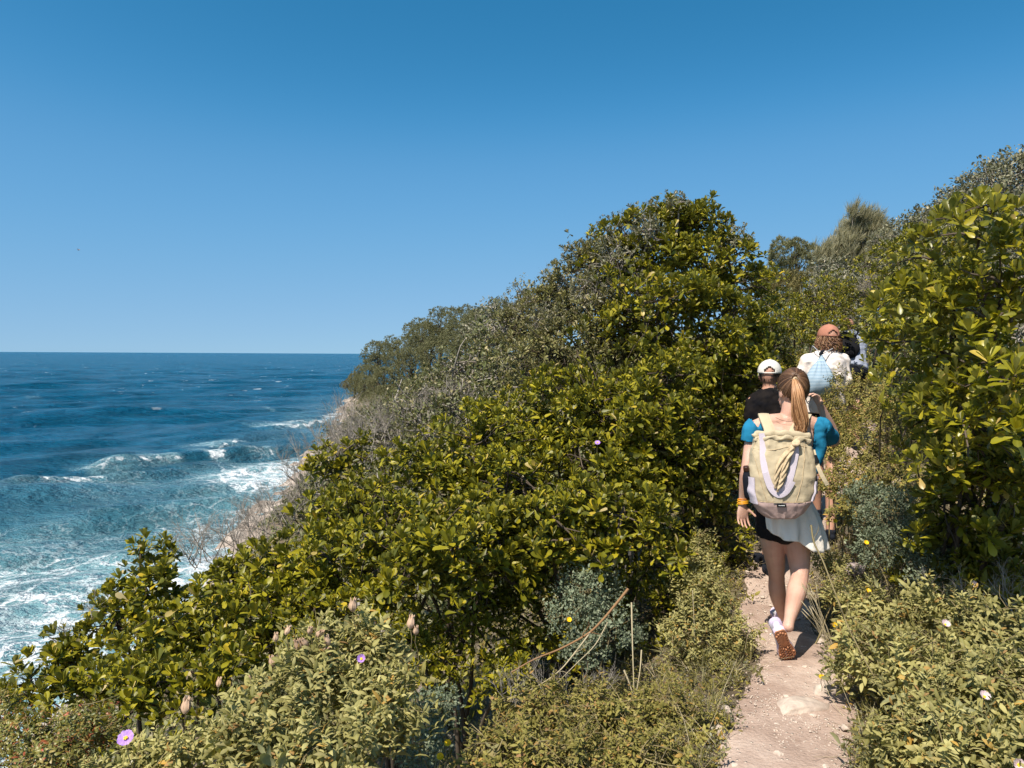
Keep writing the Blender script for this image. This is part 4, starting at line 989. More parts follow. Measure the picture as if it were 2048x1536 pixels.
def cap_hat(root, c, face, mat, k=1.0, band='dark_hair', tilt=.0):
    """baseball cap on the head centred at c: dome with the arched opening at the back, strap, brim, button"""
    c = V3(c) + V3((0, 0, .030 * k)); f = un(face); up = un(V3((0, 0, 1)) - f * tilt); f = un(f - up * (f @ up)); s_ = np.cross(f, up)
    cp = empty('cap', tuple(c), None, None); cp.parent = root; cp.location = Vector(c) - root.location
    Vv = []; F = []; nt, na = 14, 40
    for i in range(nt + 1):
        th = i / nt * RAD(96)
        for j in range(na):
            a = j * 2 * math.pi / na; seam = 1 + .006 * (1 - abs(math.sin(a * 3)) ** .3)
            Vv.append(c + (up * math.cos(th) * .092 + (f * math.cos(a) * .101 + s_ * math.sin(a) * .085) * math.sin(th)) * k * seam)
    for i in range(nt):
        for j in range(na):
            a = (j + .5) * 2 * math.pi / na - math.pi; th = (i + .5) / nt * 96
            if (a / .48) ** 2 + ((th - 88) / 26) ** 2 < 1 and th < 89: continue
            F.append((i * na + j, (i + 1) * na + j, (i + 1) * na + (j + 1) % na, i * na + (j + 1) % na))
    me = join('cap_crown', [(Vv, F)]); o = link('cap_crown', me, mat, cp)
    md = o.modifiers.new('thick', 'SOLIDIFY'); md.thickness = .003
    Vv = []; F = []; nb = 14
    for i in range(6):
        q = i / 5
        for j in range(nb + 1):
            a = RAD(-62 + 124 * j / nb); r = 1 + q * .72 * math.cos(a * 1.25)
            Vv.append(c + (f * math.cos(a) * .100 * r + s_ * math.sin(a) * .086 * (1 + q * .05)) * k - up * (.004 + q * .016 + .02 * abs(math.sin(a)) ** 2 * q) * k)
    for i in range(5):
        for j in range(nb): F.append((i * (nb + 1) + j, (i + 1) * (nb + 1) + j, (i + 1) * (nb + 1) + j + 1, i * (nb + 1) + j + 1))
    o = link('brim', join('brim', [(Vv, F)]), mat, cp); md = o.modifiers.new('thick', 'SOLIDIFY'); md.thickness = .004
    link('button', join('button', [ell(c + up * .094 * k, up * .004, .008, .008)]), mat, cp)
    return cp

M['skin'] = simple('skin', (.60, .38, .29), .5, .35, col2=(.49, .27, .20), nscale=6, sss=.08, detail=8, bump=.12, bscale=120)
M['skin2'] = simple('tanned_skin', (.42, .22, .15), .5, .35, sss=.08)
M['eye'] = simple('eye', (.05, .03, .02), .15, .6)
M['lips'] = simple('lips', (.42, .16, .14), .45, .4)
M['blue_cloth'] = simple('blue_cloth', (.02, .20, .36), .85, .1, noise=.25, nscale=14, bump=.25, bscale=40)
M['black_cloth'] = simple('black_cloth', (.012, .012, .015), .85, .15, noise=.4, nscale=12, bump=.3, bscale=30)
M['black_print'] = simple('black_print_cloth', (.006, .006, .008), .9, .05, col2=(.016, .013, .012), nscale=14, detail=6)
M['white_cloth'] = simple('white_cloth', (.80, .73, .65), .85, .1, bump=.35, bscale=22, bdist=.02)
M['cream_cloth'] = simple('cream_cloth', (.74, .65, .60), .85, .1, bump=.35, bscale=14, bdist=.02)
M['khaki'] = simple('khaki_canvas', (.53, .435, .295), .8, .15, noise=.12, nscale=12, bump=.4, bscale=26, bdist=.012)
M['lavender'] = simple('lavender_webbing', (.60, .53, .60), .8, .15, bump=.2, bscale=200)
M['pink_canvas'] = simple('dusty_pink_canvas', (.48, .34, .31), .85, .1, bump=.3, bscale=30)
M['scarf'] = simple('scarf_cloth', (.60, .46, .30), .85, .1, col2=(.42, .32, .2), nscale=60, bump=.3, bscale=50)
M['black_plastic'] = simple('black_plastic', (.01, .01, .01), .4, .4)
M['white_print'] = simple('white_print', (.7, .7, .7), .7, .2)
M['rubber'] = simple('gum_rubber', (.50, .23, .12), .7, .3, noise=.2, nscale=60)
M['shoe_white'] = simple('shoe_mesh', (.70, .66, .70), .8, .2, col2=(.5, .42, .58), nscale=18)
M['shoe_mid'] = simple('shoe_foam', (.62, .52, .66), .6, .3)
M['lace'] = simple('lace', (.8, .8, .78), .8, .1)
M['orange_band'] = simple('orange_band', (.75, .22, .01), .4, .5, col2=(.8, .5, .03), island=1)
M['cap_salmon'] = simple('salmon_cotton', (.42, .185, .125), .85, .1, noise=.12, nscale=30, bump=.2, bscale=200)
M['cap_white'] = simple('offwhite_cotton', (.66, .62, .56), .85, .1, noise=.1, nscale=30, bump=.2, bscale=200)
M['dark_cloth'] = simple('dark_navy_cloth', (.016, .018, .026), .85, .1, noise=.3, nscale=9, bump=.3, bscale=30)
M['grey_shirt'] = simple('grey_blue_cloth', (.30, .33, .42), .85, .1, noise=.15, nscale=9, bump=.3, bscale=30)
M['cord'] = simple('grey_cord', (.35, .36, .38), .8, .1)
def hairmat(name, a, b, c):
    m, n, l = newmat(name); g_ = n.new('ShaderNodeNewGeometry'); r = ramp(n, [(0, a), (.5, b), (1, c)]); l.new(g_.outputs['Random Per Island'], r.inputs[0])
    p = n.new('ShaderNodeBsdfPrincipled'); p.inputs['Roughness'].default_value = .42; p.inputs['Specular IOR Level'].default_value = .45; l.new(r.outputs[0], p.inputs['Base Color'])
    o = n.new('ShaderNodeOutputMaterial'); l.new(p.outputs[0], o.inputs[0]); return m
M['hair_brown'] = hairmat('brown_hair', (.045, .022, .012), (.10, .05, .026), (.19, .10, .05))
M['hair_gold'] = hairmat('golden_brown_hair', (.13, .055, .022), (.34, .16, .07), (.58, .33, .17))
M['hair_red'] = hairmat('auburn_hair', (.07, .03, .016), (.17, .075, .035), (.36, .2, .1))
M['hair_dark'] = hairmat('dark_hair', (.02, .013, .01), (.04, .025, .018), (.08, .05, .035))

# striped cloth of the drawstring bag
m, n, l = newmat('blue_striped_cloth'); M['stripes'] = m
tc = n.new('ShaderNodeTexCoord'); wv = n.new('ShaderNodeTexWave'); wv.bands_direction = 'Z'; wv.inputs['Scale'].default_value = 26; wv.inputs['Distortion'].default_value = 1.2; wv.inputs['Detail'].default_value = 1; wv.inputs['Detail Scale'].default_value = .35
l.new(tc.outputs['Object'], wv.inputs['Vector']); r = ramp(n, [(.42, (.15, .26, .37)), (.62, (.46, .54, .61))]); l.new(wv.outputs['Fac'], r.inputs[0])
p = n.new('ShaderNodeBsdfPrincipled'); p.inputs['Roughness'].default_value = .85; l.new(r.outputs[0], p.inputs['Base Color']); o = n.new('ShaderNodeOutputMaterial'); l.new(p.outputs[0], o.inputs[0])

# ---------------------------------------------------------------- the woman with the backpack
A = lambda x, y, Y: V3(at(x, y, Y))
bx_, by_ = A(1566, 1240, 4.4)[0], 4.4
woman = empty('person', (float(bx_), by_, gz(bx_, by_)), 'woman with long ponytail and blue top, white shirt tied at her waist, walking away', 'person', 'hikers on the path')
hc = A(1583, 783, 4.44); fdir = un((-.30, 1, -.08))
Y0 = 4.42
torso = [(A(1566, 1058, Y0), .11, .09), (A(1566, 1032, Y0), .158, .115), (A(1566, 1000, Y0), .15, .105), (A(1568, 960, Y0), .122, .088), (A(1571, 915, Y0 - .005), .138, .098), (A(1574, 875, Y0 - .01), .155, .098), (A(1576, 853, Y0), .14, .075), (A(1577, 841, Y0), .08, .058)]
shL = A(1511, 855, Y0); shR = A(1640, 855, Y0)
armL = [(shL, .048, .048), (A(1503, 890, Y0), .043, .043), (A(1494, 936, 4.37), .034, .034), (A(1491, 958, 4.38), .036, .034), (A(1487, 990, 4.42), .027, .024), (A(1485, 1006, 4.43), .022, .019)]
armR = [(shR, .048, .048), (A(1654, 869, Y0 + .1), .043, .043), (A(1668, 883, 4.66), .035, .035), (A(1664, 864, 4.64), .037, .037), (A(1653, 838, 4.60), .031, .031), (A(1642, 814, 4.56), .022, .022)]
legL = [(A(1543, 1042, Y0), .082, .09), (A(1545, 1080, 4.46), .074, .08), (A(1550, 1118, 4.53), .060, .062), (A(1553, 1152, 4.60), .048, .05), (A(1554, 1180, 4.64), .052, .055), (A(1560, 1208, 4.68), .043, .045), (A(1568, 1236, 4.72), .029, .032), (A(1570, 1250, 4.73), .030, .035)]
legR = [(A(1589, 1042, Y0), .084, .09), (A(1593, 1082, Y0), .076, .08), (A(1598, 1122, Y0), .063, .065), (A(1599, 1153, 4.38), .051, .053), (A(1594, 1180, 4.30), .056, .058), (A(1586, 1212, 4.18), .044, .046), (A(1579, 1240, 4.08), .030, .032), (A(1576, 1254, 4.05), .031, .034)]
parts = [chain(torso), chain([(shL, .045, .045), (A(1545, 846, Y0), .05, .055), (A(1606, 846, Y0), .05, .055), (shR, .045, .045)], (0, 1, 0)), chain(armL), chain(armR), chain(legL), chain(legR),
         chain([(A(1577, 850, Y0), .07, .05), (A(1579, 826, 4.42), .05, .052), (A(1581, 806, 4.43), .047, .052)])]
parts += head_parts(hc, fdir, 1.0)
parts += hand(A(1485, 1008, 4.43), (.03, .02, -1), (.15, -1, .0), -1, .92, .30)
parts += hand(A(1641, 812, 4.555), (-.45, -.25, .75), (-.9, -.3, -.2), 1, .92, .75)
link('body', fuse('body', parts, .0042, 5), M['skin'], woman)
face_bits(hc, fdir, woman)
# hair drawn back over the skull to the tie, then the ponytail
g = np.random.default_rng(11)
tie = A(1588, 757, 4.345); f = fdir; up = V3((0, 0, 1)); sd_ = np.cross(f, up)
lines = []
hcc = hc + up * .018 - f * .008
tl = un(tie - hcc)
for i in range(620):
    a = g.uniform(-math.pi, math.pi)
    st_ = f * math.cos(a) + sd_ * math.sin(a)
    zz = np.interp(abs(a), [0, .7, 1.25, 1.6, 2.2, 3.14], [.62, .48, .05, -.15, -.62, -.78]) + g.uniform(-.05, .25)
    p0 = un(st_ * math.sqrt(max(.05, 1 - min(zz, .95) ** 2)) + up * zz)
    P = []; lay = g.uniform(1.0, 1.06)
    for t in np.linspace(0, 1, 9):
        q = un(p0 * (1 - t) + tl * t) if p0 @ tl > -.9 else un(p0 * (1 - t) + tl * t + up * .5 * t * (1 - t))
        rad = np.array([abs(q @ sd_) * 0 + .080, .099, .113])
        v = sd_ * (q @ sd_) * .0805 + f * (q @ f) * .0995 + up * (q @ up) * .113
        P.append(hcc + v * (lay + .03 * math.sin(t * 3.14)))
    P[-1] = tie + g.normal(0, .006, 3); lines.append((np.array(P), np.linspace(.0026, .0032, 9)))
hcap = join('hair_base', [ell(hcc - f * .012 + up * .002, up * .112, .079, .093, sd_)])
hair = link('hair', tube_mesh('hair', lines, 4), M['hair_brown'], woman)
import bmesh as _bm
b_ = _bm.new(); b_.from_mesh(hcap)
_bm.ops.delete(b_, geom=[v for v in b_.verts if (V3(v.co) - hcc) @ f > .045 or ((V3(v.co) - hcc) @ up < -.05)], context='VERTS'); b_.to_mesh(hcap); b_.free()
link('hair_base', hcap, M['hair_dark'], hair)
lines = []
pc = [(tie, .010), (A(1591, 766, 4.30), .020), (A(1596, 785, 4.275), .034), (A(1599, 812, 4.27), .042), (A(1600, 838, 4.27), .044), (A(1599, 858, 4.265), .034), (A(1600, 874, 4.26), .016)]
C_ = cr([[*p, r, 0] for p, r in pc], 4)
for i in range(420):
    a = g.uniform(0, 6.28); rr_ = math.sqrt(g.uniform(0, 1)); n_ = int(len(C_) * g.uniform(.7, 1.0)); ph = g.uniform(0, 6.28)
    P = []
    for j in range(n_):
        t = j / len(C_); aa_ = a + .8 * t
        P.append(C_[j, :3] + (sd_ * math.cos(aa_) + f * math.sin(aa_) * .7) * C_[j, 3] * rr_ + sd_ * math.sin(t * 9 + ph * .35) * .018 * t + f * math.cos(t * 9 + ph) * .004 * t)
    lines.append((np.array(P), np.linspace(.0026, .0012, n_)))
link('ponytail', tube_mesh('ponytail', lines, 4), M['hair_gold'], hair)
link('hair_tie', join('hair_tie', [chain([(tie - up * .004 + f * .004, .015, .015), (tie - f * .012 - up * .006, .016, .016)], (1, 0, 0), cap=.4)]), M['scarf'], hair)
# glasses: frame and arms
gl = []
for q in (-1, 1):
    e = hc + f * .098 + sd_ * q * .033 + up * .010
    gl.append((np.array([e + sd_ * .026 * math.cos(t) + up * .019 * math.sin(t) for t in np.linspace(0, 6.28, 15)]), np.full(15, .0018)))
    gl.append((np.array([e + sd_ * q * .026, hc + sd_ * q * .078 + f * .06 + up * .010, hc + sd_ * q * .083 - f * .004 + up * .006]), np.full(3, .0022)))
gl.append((np.array([hc + f * .103 - sd_ * .008 + up * .014, hc + f * .103 + sd_ * .008 + up * .014]), np.full(2, .002)))
link('glasses', tube_mesh('glasses', gl, 6), M['black_plastic'], woman)
# top
def grow(rows, d): return [(p, a + d, b + d) for p, a, b in rows]
sleeve_end_L = A(1502, 888, Y0); sleeve_end_R = A(1659, 874, Y0 + .13)
tp = [chain(grow(torso[2:7], .010)), chain([(A(1528, 862, Y0), .055, .058), (A(1509, 853, Y0), .060, .060), (A(1503, 874, Y0), .058, .058), (A(1500, 890, 4.42), .052, .05)]), chain([(A(1624, 862, Y0), .055, .06), (A(1641, 853, Y0), .060, .060), (A(1650, 864, Y0 + .07), .058, .058), (A(1660, 874, Y0 + .13), .054, .056)]),
      chain([(A(1632, 870, Y0), .055, .07), (A(1636, 900, Y0), .045, .06), (A(1622, 940, Y0), .04, .05)])]
zt = A(1577, 893, Y0)[2]; xm = A(1577, 850, Y0)[0]
def cut_top(c):
    if c.y < Y0 + .03 and c.z > zt and abs(c.x - xm) < .128: return True
    if c.y >= Y0 + .03 and c.z > zt + .09 and abs(c.x - xm) < .11: return True
    if (V3(c) - A(1500, 884, Y0)) @ V3((-.12, 0, -1)) > 0 and c.x < shL[0] - .005: return True
    if (V3(c) - A(1658, 876, Y0 + .13)) @ un((.5, .75, -.45)) > .012: return True
    return False
o = link('blue_top', fuse('blue_top', tp, .006, 4, cut_top, (.05, .008)), M['blue_cloth'], woman)
md = o.modifiers.new('thick', 'SOLIDIFY'); md.thickness = .004
# shorts
sp = [chain([(A(1566, 1000, Y0), .155, .112), (A(1566, 1035, Y0), .168, .125), (A(1566, 1055, Y0), .14, .11)]), chain(grow([legL[0], (A(1544, 1066, 4.44), .080, .086)], .012), cap=.1), chain(grow([legR[0], (A(1590, 1066, 4.43), .082, .086)], .012), cap=.1)]
link('shorts', fuse('shorts', sp, .006, 3, None, (.06, .008)), M['black_cloth'], woman)
# white shirt tied round the waist, hanging lower on the right
Vv = []; F = []; na, nz_ = 60, 22
hip = A(1566, 1010, Y0)
for i in range(na + 1):
    th = RAD(-48 + 158 * i / na)            # 0: straight back, positive to the right
    u = i / na
    hem = np.interp(u, [0, .2, .35, .42, .5, .62, .8, 1], [1050, 1068, 1069, 1074, 1090, 1096, 1093, 1076])
    for j in range(nz_ + 1):
        v = j / nz_; y_ = 1000 + (hem - 1000) * v
        z = A(1566, y_, Y0)[2]
        rx = .166 + .018 * math.sin(v * 3.1) + (.10 * v * np.interp(u, [0, .4, .6, 1], [0, .2, 1, .8])); ry = .125 + .05 * v * np.interp(u, [0, .3, 1], [.3, .8, 1])
        fold = (.012 * math.sin(th * 9 + v * 2) + .008 * math.sin(th * 17 - v)) * v
        Vv.append(V3((hip[0] + (rx + fold) * math.sin(th), Y0 - (ry + fold) * math.cos(th), z)))
for i in range(na):
    for j in range(nz_): F.append((i * (nz_ + 1) + j, i * (nz_ + 1) + j + 1, (i + 1) * (nz_ + 1) + j + 1, (i + 1) * (nz_ + 1) + j))
o = link('tied_shirt', join('tied_shirt', [(Vv, F)]), M['white_cloth'], woman); md = o.modifiers.new('thick', 'SOLIDIFY'); md.thickness = .004
# shoes
shoe(woman, A(1559, 1262, 4.005), A(1583, 1330, 4.13), (0, 1, .35), (M['shoe_white'], M['shoe_mid'], M['rubber'], M['lace']), .262)
lh = A(1570, 1262, 4.70); lh[2] = gz(lh[0], lh[1]) + .02
shoe(woman, lh, lh + V3((.03, .26, .0)), (0, 0, 1), (M['shoe_white'], M['shoe_mid'], M['rubber'], M['lace']), .262)
# bracelets
bl = []
for k, (q, r_) in enumerate(((1000, .029), (1003, .030), (1006.5, .031), (998, .028))):
    c = A(1485.5, q, 4.43); bl.append((np.array([c + V3((math.cos(t) * r_, math.sin(t) * r_ * .9, math.sin(t + k) * .004)) for t in np.linspace(0, 6.4, 18)]), np.full(18, .0032)))
link('bracelets', tube_mesh('bracelets', bl, 6), M['orange_band'], woman)
link('necklace', tube_mesh('necklace', [(np.array([A(1551 + 7.5 * i, 835 + 8 * math.sin(i / 7 * 3.14) * 1.0, 4.36 - .02 * math.sin(i / 7 * 3.14)) for i in range(8)]), np.full(8, .0012))], 5), M['black_plastic'], woman)

# ---------------------------------------------------------------- her backpack
PK = [(1034, .085), (1024, .125), (1006, .158), (980, .182), (950, .188), (920, .180), (895, .166), (880, .156), (870, .140)]
PC = A(1563, 950, 4.22); PB = .092
pz = [A(1563, y, 4.22)[2] for y, a in PK]; pa = [a for y, a in PK]
def pk_ab(z): 
    a = np.interp(z, pz, pa); return a, PB * np.interp(z, [pz[0], pz[2], pz[4], pz[-1]], [.62, .95, 1.05, .75])
def pk_pt(th, z, off=0.0):
    a, b = pk_ab(z); c, s_ = math.sin(th), -math.cos(th); e = 2 / 2.7
    x = math.copysign(abs(c) ** e, c); y = math.copysign(abs(s_) ** e, s_)
    p = V3((PC[0] + a * x, PC[1] + b * y, z)); nrm = un((x / a, y / b, 0))
    top = np.clip((z - pz[5]) / (pz[-1] - pz[5]), 0, 1)
    w_ = .004 * top * math.sin(th * 13 + z * 9) + (.007 + .012 * top) * (float(vnoise(x * .35 + z * .4, z * 1.5 + x * .1, .05, 71)) + .5 * float(vnoise(x * .3, z + x * .2, .022, 72)))
    return p + nrm * (off + w_)
def pk_px(px, py, off=.006):
    z = A(px, py, 4.13)[2]; x = A(px, py, 4.13)[0]; a, b = pk_ab(z); s_ = np.clip((x - PC[0]) / a, -.99, .99)
    e = 2 / 2.7; th = math.asin(math.copysign(abs(s_) ** (1 / e), s_)); return pk_pt(th, z, off)
def patch(name, t0, t1, z0, z1, off, mat, root, nt=24, nz_=14, top=None, closed=False):
    Vv = []; F = []
    for i in range(nt + 1):
        th = t0 + (t1 - t0) * i / nt
        zt_ = z1 if top is None else top(i / nt, z0, z1)
        for j in range(nz_ + 1): Vv.append(pk_pt(th, z0 + (zt_ - z0) * j / nz_, off * (1 if 0 < i < nt else .3)))
    for i in range(nt):
        for j in range(nz_): F.append((i * (nz_ + 1) + j, (i + 1) * (nz_ + 1) + j, (i + 1) * (nz_ + 1) + j + 1, i * (nz_ + 1) + j + 1))
    if closed:
        F.append(tuple(i * (nz_ + 1) + nz_ for i in range(nt))); F.append(tuple(i * (nz_ + 1) for i in range(nt))[::-1])
    me = join(name, [(Vv, F)]); o = link(name, me, mat, root); return o
pack = empty('backpack', tuple(V3((PC[0], PC[1], pz[0]))), 'pale khaki backpack with lavender straps and pink base, worn by the woman in blue', 'backpack')
zs = A(1563, 1005, 4.13)[2]
patch('pack_body', 0, 2 * math.pi, zs, pz[-1], 0, M['khaki'], pack, 96, 60, closed=True)
patch('pack_base', 0, 2 * math.pi, pz[0], zs, .001, M['pink_canvas'], pack, 96, 14, closed=True)
# rolled top closure
tp = []
for i in range(13):
    u = i / 12; tp.append((pk_px(1505 + 118 * u, 880 + 7 * math.sin(u * 3.1) * -1, .0) + V3((0, .015, .012)), .013 + .003 * math.sin(i * 2.3), .020 + .004 * math.sin(i * 3.7 + 1)))
link('rolled_top', join('rolled_top', [chain(tp, (0, 1, 0), k=3)]), M['khaki'], pack)
tp2 = [(p + V3((0, -.018, -.022 + .008 * math.sin(k * 1.9))), a * .5, b * (.55 + .25 * math.sin(k * 2.7))) for k, (p, a, b) in enumerate(tp)]
link('rolled_top', join('rolled_top', [chain(tp2, (0, 1, 0), k=3)]), M['khaki'], pack)
seam = []
for x0_, x1_ in ((1514, 1536), (1612, 1592)):
    seam.append((np.array([pk_px(x0_ + (x1_ - x0_) * (t ** 2), 885 + 120 * t, .001) for t in np.linspace(0, 1, 12)]), np.full(12, .0022)))
seam.append((np.array([pk_px(1512 + 100 * t, 1005, .001) for t in np.linspace(0, 1, 14)]), np.full(14, .0024)))
seam.append((np.array([pk_px(1506 + 112 * t, 897 + 5 * math.sin(t * 6), .001) for t in np.linspace(0, 1, 14)]), np.full(14, .002)))
link('seams', tube_mesh('seams', seam, 5), M['scarf'], pack)
zz0 = A(0, 1003, 4.13)[2]; zz1 = A(0, 945, 4.13)[2]
patch('side_pocket', .95, 1.75, zz0 + .02, zz1, .012, M['lavender'], pack, top=lambda u, a, b: b - .03 * (1 - u))
patch('side_pocket', -1.75, -1.05, zz0, zz1 - .01, .012, M['lavender'], pack)
ribbon('handle_strap', [pk_px(x, y, .005) for x, y in ((1531, 868), (1530, 890), (1529, 920), (1533, 950), (1541, 972), (1553, 984), (1566, 980), (1577, 960), (1586, 932), (1592, 905), (1592, 890))], .036, .002, M['lavender'], pack)
ribbon('handle_strap', [pk_px(x, y, .010) for x, y in ((1531, 945), (1540, 975), (1556, 990), (1572, 983), (1584, 962))], .028, .002, M['lavender'], pack)
ribbon('base_strap', [pk_px(x, y, .006) for x, y in ((1556, 986), (1556, 996), (1556, 1006))], .05, .003, M['khaki'], pack)
lab = ribbon('label_patch', [pk_px(x, y, .006) for x, y in ((1554, 1011), (1563, 1011), (1572, 1011))], .018, .003, M['black_plastic'], pack)
ribbon('label_lettering', [pk_px(x, y, .0095) for x, y in ((1557, 1011), (1563, 1011), (1569, 1011))], .003, .001, M['white_print'], lab)
# scarf knotted on the handle
sc_ = empty('scarf', tuple(pk_px(1591, 888, .02)), 'beige patterned scarf knotted on the strap of the khaki backpack, hanging down its middle', 'scarf')
kp = []
c = pk_px(1591, 886, .022)
for ph, r_ in ((0, .018), (1.2, .017), (2.3, .015)):
    kp.append(chain([(c + V3((math.cos(t) * r_, math.sin(t + ph) * .012 - .004, math.sin(t) * r_ * .6 * math.cos(ph) + math.cos(t) * .006)), .009, .008) for t in np.linspace(0, 5.6, 9)], (0, 1, 0), ns=10, k=2))
link('knot', fuse('knot', kp, .004, 2, None, (.012, .004)), M['scarf'], sc_)
for k, pts in enumerate((((1586, 892), (1572, 905), (1560, 925), (1552, 950), (1549, 975)), ((1584, 896), (1574, 915), (1566, 940), (1560, 962), (1553, 982)))):
    rows = [(pk_px(x, y, .016 + .006 * k), [.014, .011, .016, .013, .005][i], [.007, .006, .007, .006, .004][i]) for i, (x, y) in enumerate(pts)]
    me = join('scarf_end', [chain(rows, (1, 0, .3), ns=24, k=5)])
    for v in me.vertices: v.co += Vector((0, -1, 0)) * .005 * math.sin((v.co.x * 1.0 + v.co.z * .6) * 420)
    link('scarf_end', me, M['scarf'], sc_)
# shoulder straps over the shoulders
ribbon('shoulder_strap', [V3(p) for p in (A(1541, 878, 4.27), A(1538, 858, 4.315), A(1530, 838, 4.36), A(1527, 829, 4.42), A(1527, 836, 4.50), A(1530, 880, 4.55), A(1525, 930, 4.50), A(1515, 965, 4.40), A(1512, 985, 4.28))], .062, .010, M['khaki'], pack, side=(1, 0, 0))
ribbon('shoulder_strap', [V3(p) for p in (A(1584, 878, 4.27), A(1592, 858, 4.315), A(1606, 838, 4.36), A(1612, 830, 4.42), A(1612, 838, 4.50), A(1610, 880, 4.55), A(1615, 930, 4.50), A(1622, 965, 4.40), A(1624, 985, 4.28))], .062, .010, M['khaki'], pack, side=(1, 0, 0))
ribbon('loose_strap', [A(1626, 900, 4.22), A(1631, 918, 4.19), A(1638, 938, 4.17), A(1648, 958, 4.16), A(1655, 970, 4.16)], .022, .003, M['khaki'], pack, side=(.8, -.3, .4))
link('buckle', join('buckle', [chain([(A(1629, 912, 4.185), .014, .006), (A(1634, 925, 4.175), .014, .006)], (1, 0, 0), ex=4, raw=True)]), M['black_plastic'], pack)
bt = empty('water_bottle', tuple(A(1497, 975, 4.2)), 'dark water bottle with brown cap in the left pocket of the backpack', 'bottle')
link('bottle_body', join('bottle_body', [chain([(A(1499, 990, 4.24), .030, .030), (A(1496, 958, 4.22), .030, .030), (A(1494, 948, 4.215), .022, .022), (A(1493, 941, 4.21), .014, .014)], k=3)]), M['dark_cloth'], bt)
link('bottle_cap', join('bottle_cap', [chain([(A(1493, 941, 4.21), .017, .017), (A(1492, 933, 4.205), .016, .016)], cap=.2)]), simple('dark_brown_plastic', (.05, .02, .012), .3, .5), bt)

# ---------------------------------------------------------------- the others
def figure(label, J, shirt, shorts, skin, k=1.0, extra=None, sleeve=.0, shoes=None, shirt_drop=0.0, cap=None, face=(0, 1, 0), long_sleeve=True):
    """J: world points: head neck shL shR elL elR waL waR hip knL knR anL anR"""
    root = empty('person', (float(J['hip'][0]), float(J['hip'][1]), gz(J['hip'][0], J['hip'][1])), label, 'person', 'hikers on the path')
    up = V3((0, 0, 1)); hip, neck, hd = J['hip'], J['neck'], J['head']; ax = un(neck - hip); mid = (hip + neck) / 2
    rt = un(J['shR'] - J['shL'])
    tor = [(hip - ax * .06 * k, .14 * k, .10 * k), (hip + ax * .02 * k, .165 * k, .118 * k), (hip * .68 + neck * .32, .150 * k, .105 * k), (hip * .35 + neck * .65, .168 * k, .115 * k), (hip * .12 + neck * .88, .150 * k, .095 * k), (neck, .07 * k, .06 * k)]
    P = [chain(tor, rt), chain([(J['shL'], .052 * k, .052 * k), (hip * .10 + neck * .90, .058 * k, .06 * k), (J['shR'], .052 * k, .052 * k)], (0, 1, 0))] + head_parts(hd, face, k, neck)
    for s_, q in (('L', -1), ('R', 1)):
        sh_, el, wr, kn, an = J['sh' + s_], J['el' + s_], J['wa' + s_], J['kn' + s_], J['an' + s_]
        P.append(chain([(sh_, .052 * k, .052 * k), ((sh_ + el) / 2, .045 * k, .045 * k), (el, .038 * k, .038 * k), (el * .6 + wr * .4, .037 * k, .037 * k), (wr, .025 * k, .022 * k)]))
        P += hand(wr, wr - el, -q * rt * .8 + V3((0, .2, 0)), -q, k, .5)
        hj = hip - ax * .02 * k + rt * q * .085 * k
        P.append(chain([(hj, .085 * k, .09 * k), (hj * .5 + kn * .5, .072 * k, .075 * k), (kn, .054 * k, .056 * k), (kn * .65 + an * .35 - V3((0, .012, 0)), .056 * k, .06 * k), (kn * .3 + an * .7, .042 * k, .044 * k), (an, .034 * k, .038 * k)]))
        h_ = an - up * .07 + V3((0, -.05, 0)); shoe(root, h_, h_ + V3((0, .28, .01)), (0, 0, 1), shoes or (M['dark_cloth'], M['dark_cloth'], M['black_plastic'], M['dark_cloth']), .28, 1.05, False)
    link('body', fuse('body', P, .007 * k, 4), M[skin], root)
    face_bits(hd, face, root, k)
    T = [chain(grow([(hip + ax * (-.04 - shirt_drop) * k, .165 * k, .125 * k)] + tor[1:5] + [(neck + ax * .012 * k, .062 * k, .055 * k)], .022 * k), rt, cap=.1), chain([(J['shL'], .060 * k, .062 * k), (hip * .08 + neck * .92, .066 * k, .07 * k), (J['shR'], .060 * k, .062 * k)], (0, 1, 0))]
    for s_ in 'LR':
        sh_, el, wr = J['sh' + s_], J['el' + s_], J['wa' + s_]
        rows = [(sh_, .066 * k, .066 * k), ((sh_ + el) / 2, .062 * k, .062 * k), (el * .95 + sh_ * .05, .058 * k, .058 * k)]
        if long_sleeve: rows += [((el + wr) / 2, .054 * k, .054 * k), (wr * .93 + el * .07, .046 * k, .046 * k)]
        else: rows = rows[:2] + [(el * .75 + sh_ * .25, .063 * k, .063 * k)]
        T.append(chain(rows, cap=.1))
    link('shirt', fuse('shirt', T, .009, 4, None, (.07, .018)), M[shirt], root)
    B = [chain(grow([(hip + ax * .05 * k, .155 * k, .115 * k), tor[1], tor[0]], .012), rt)]
    for s_, q in (('L', -1), ('R', 1)):
        hj = hip - ax * .02 * k + rt * q * .085 * k; kn = J['kn' + s_]
        B.append(chain([(hj, .105 * k, .11 * k), (hj * .3 + kn * .7, .095 * k, .095 * k), (hj * .12 + kn * .88, .095 * k, .095 * k)], cap=.1))
    link('shorts', fuse('shorts', B, .009, 3, None, (.08, .012)), M[shorts], root)
    return root

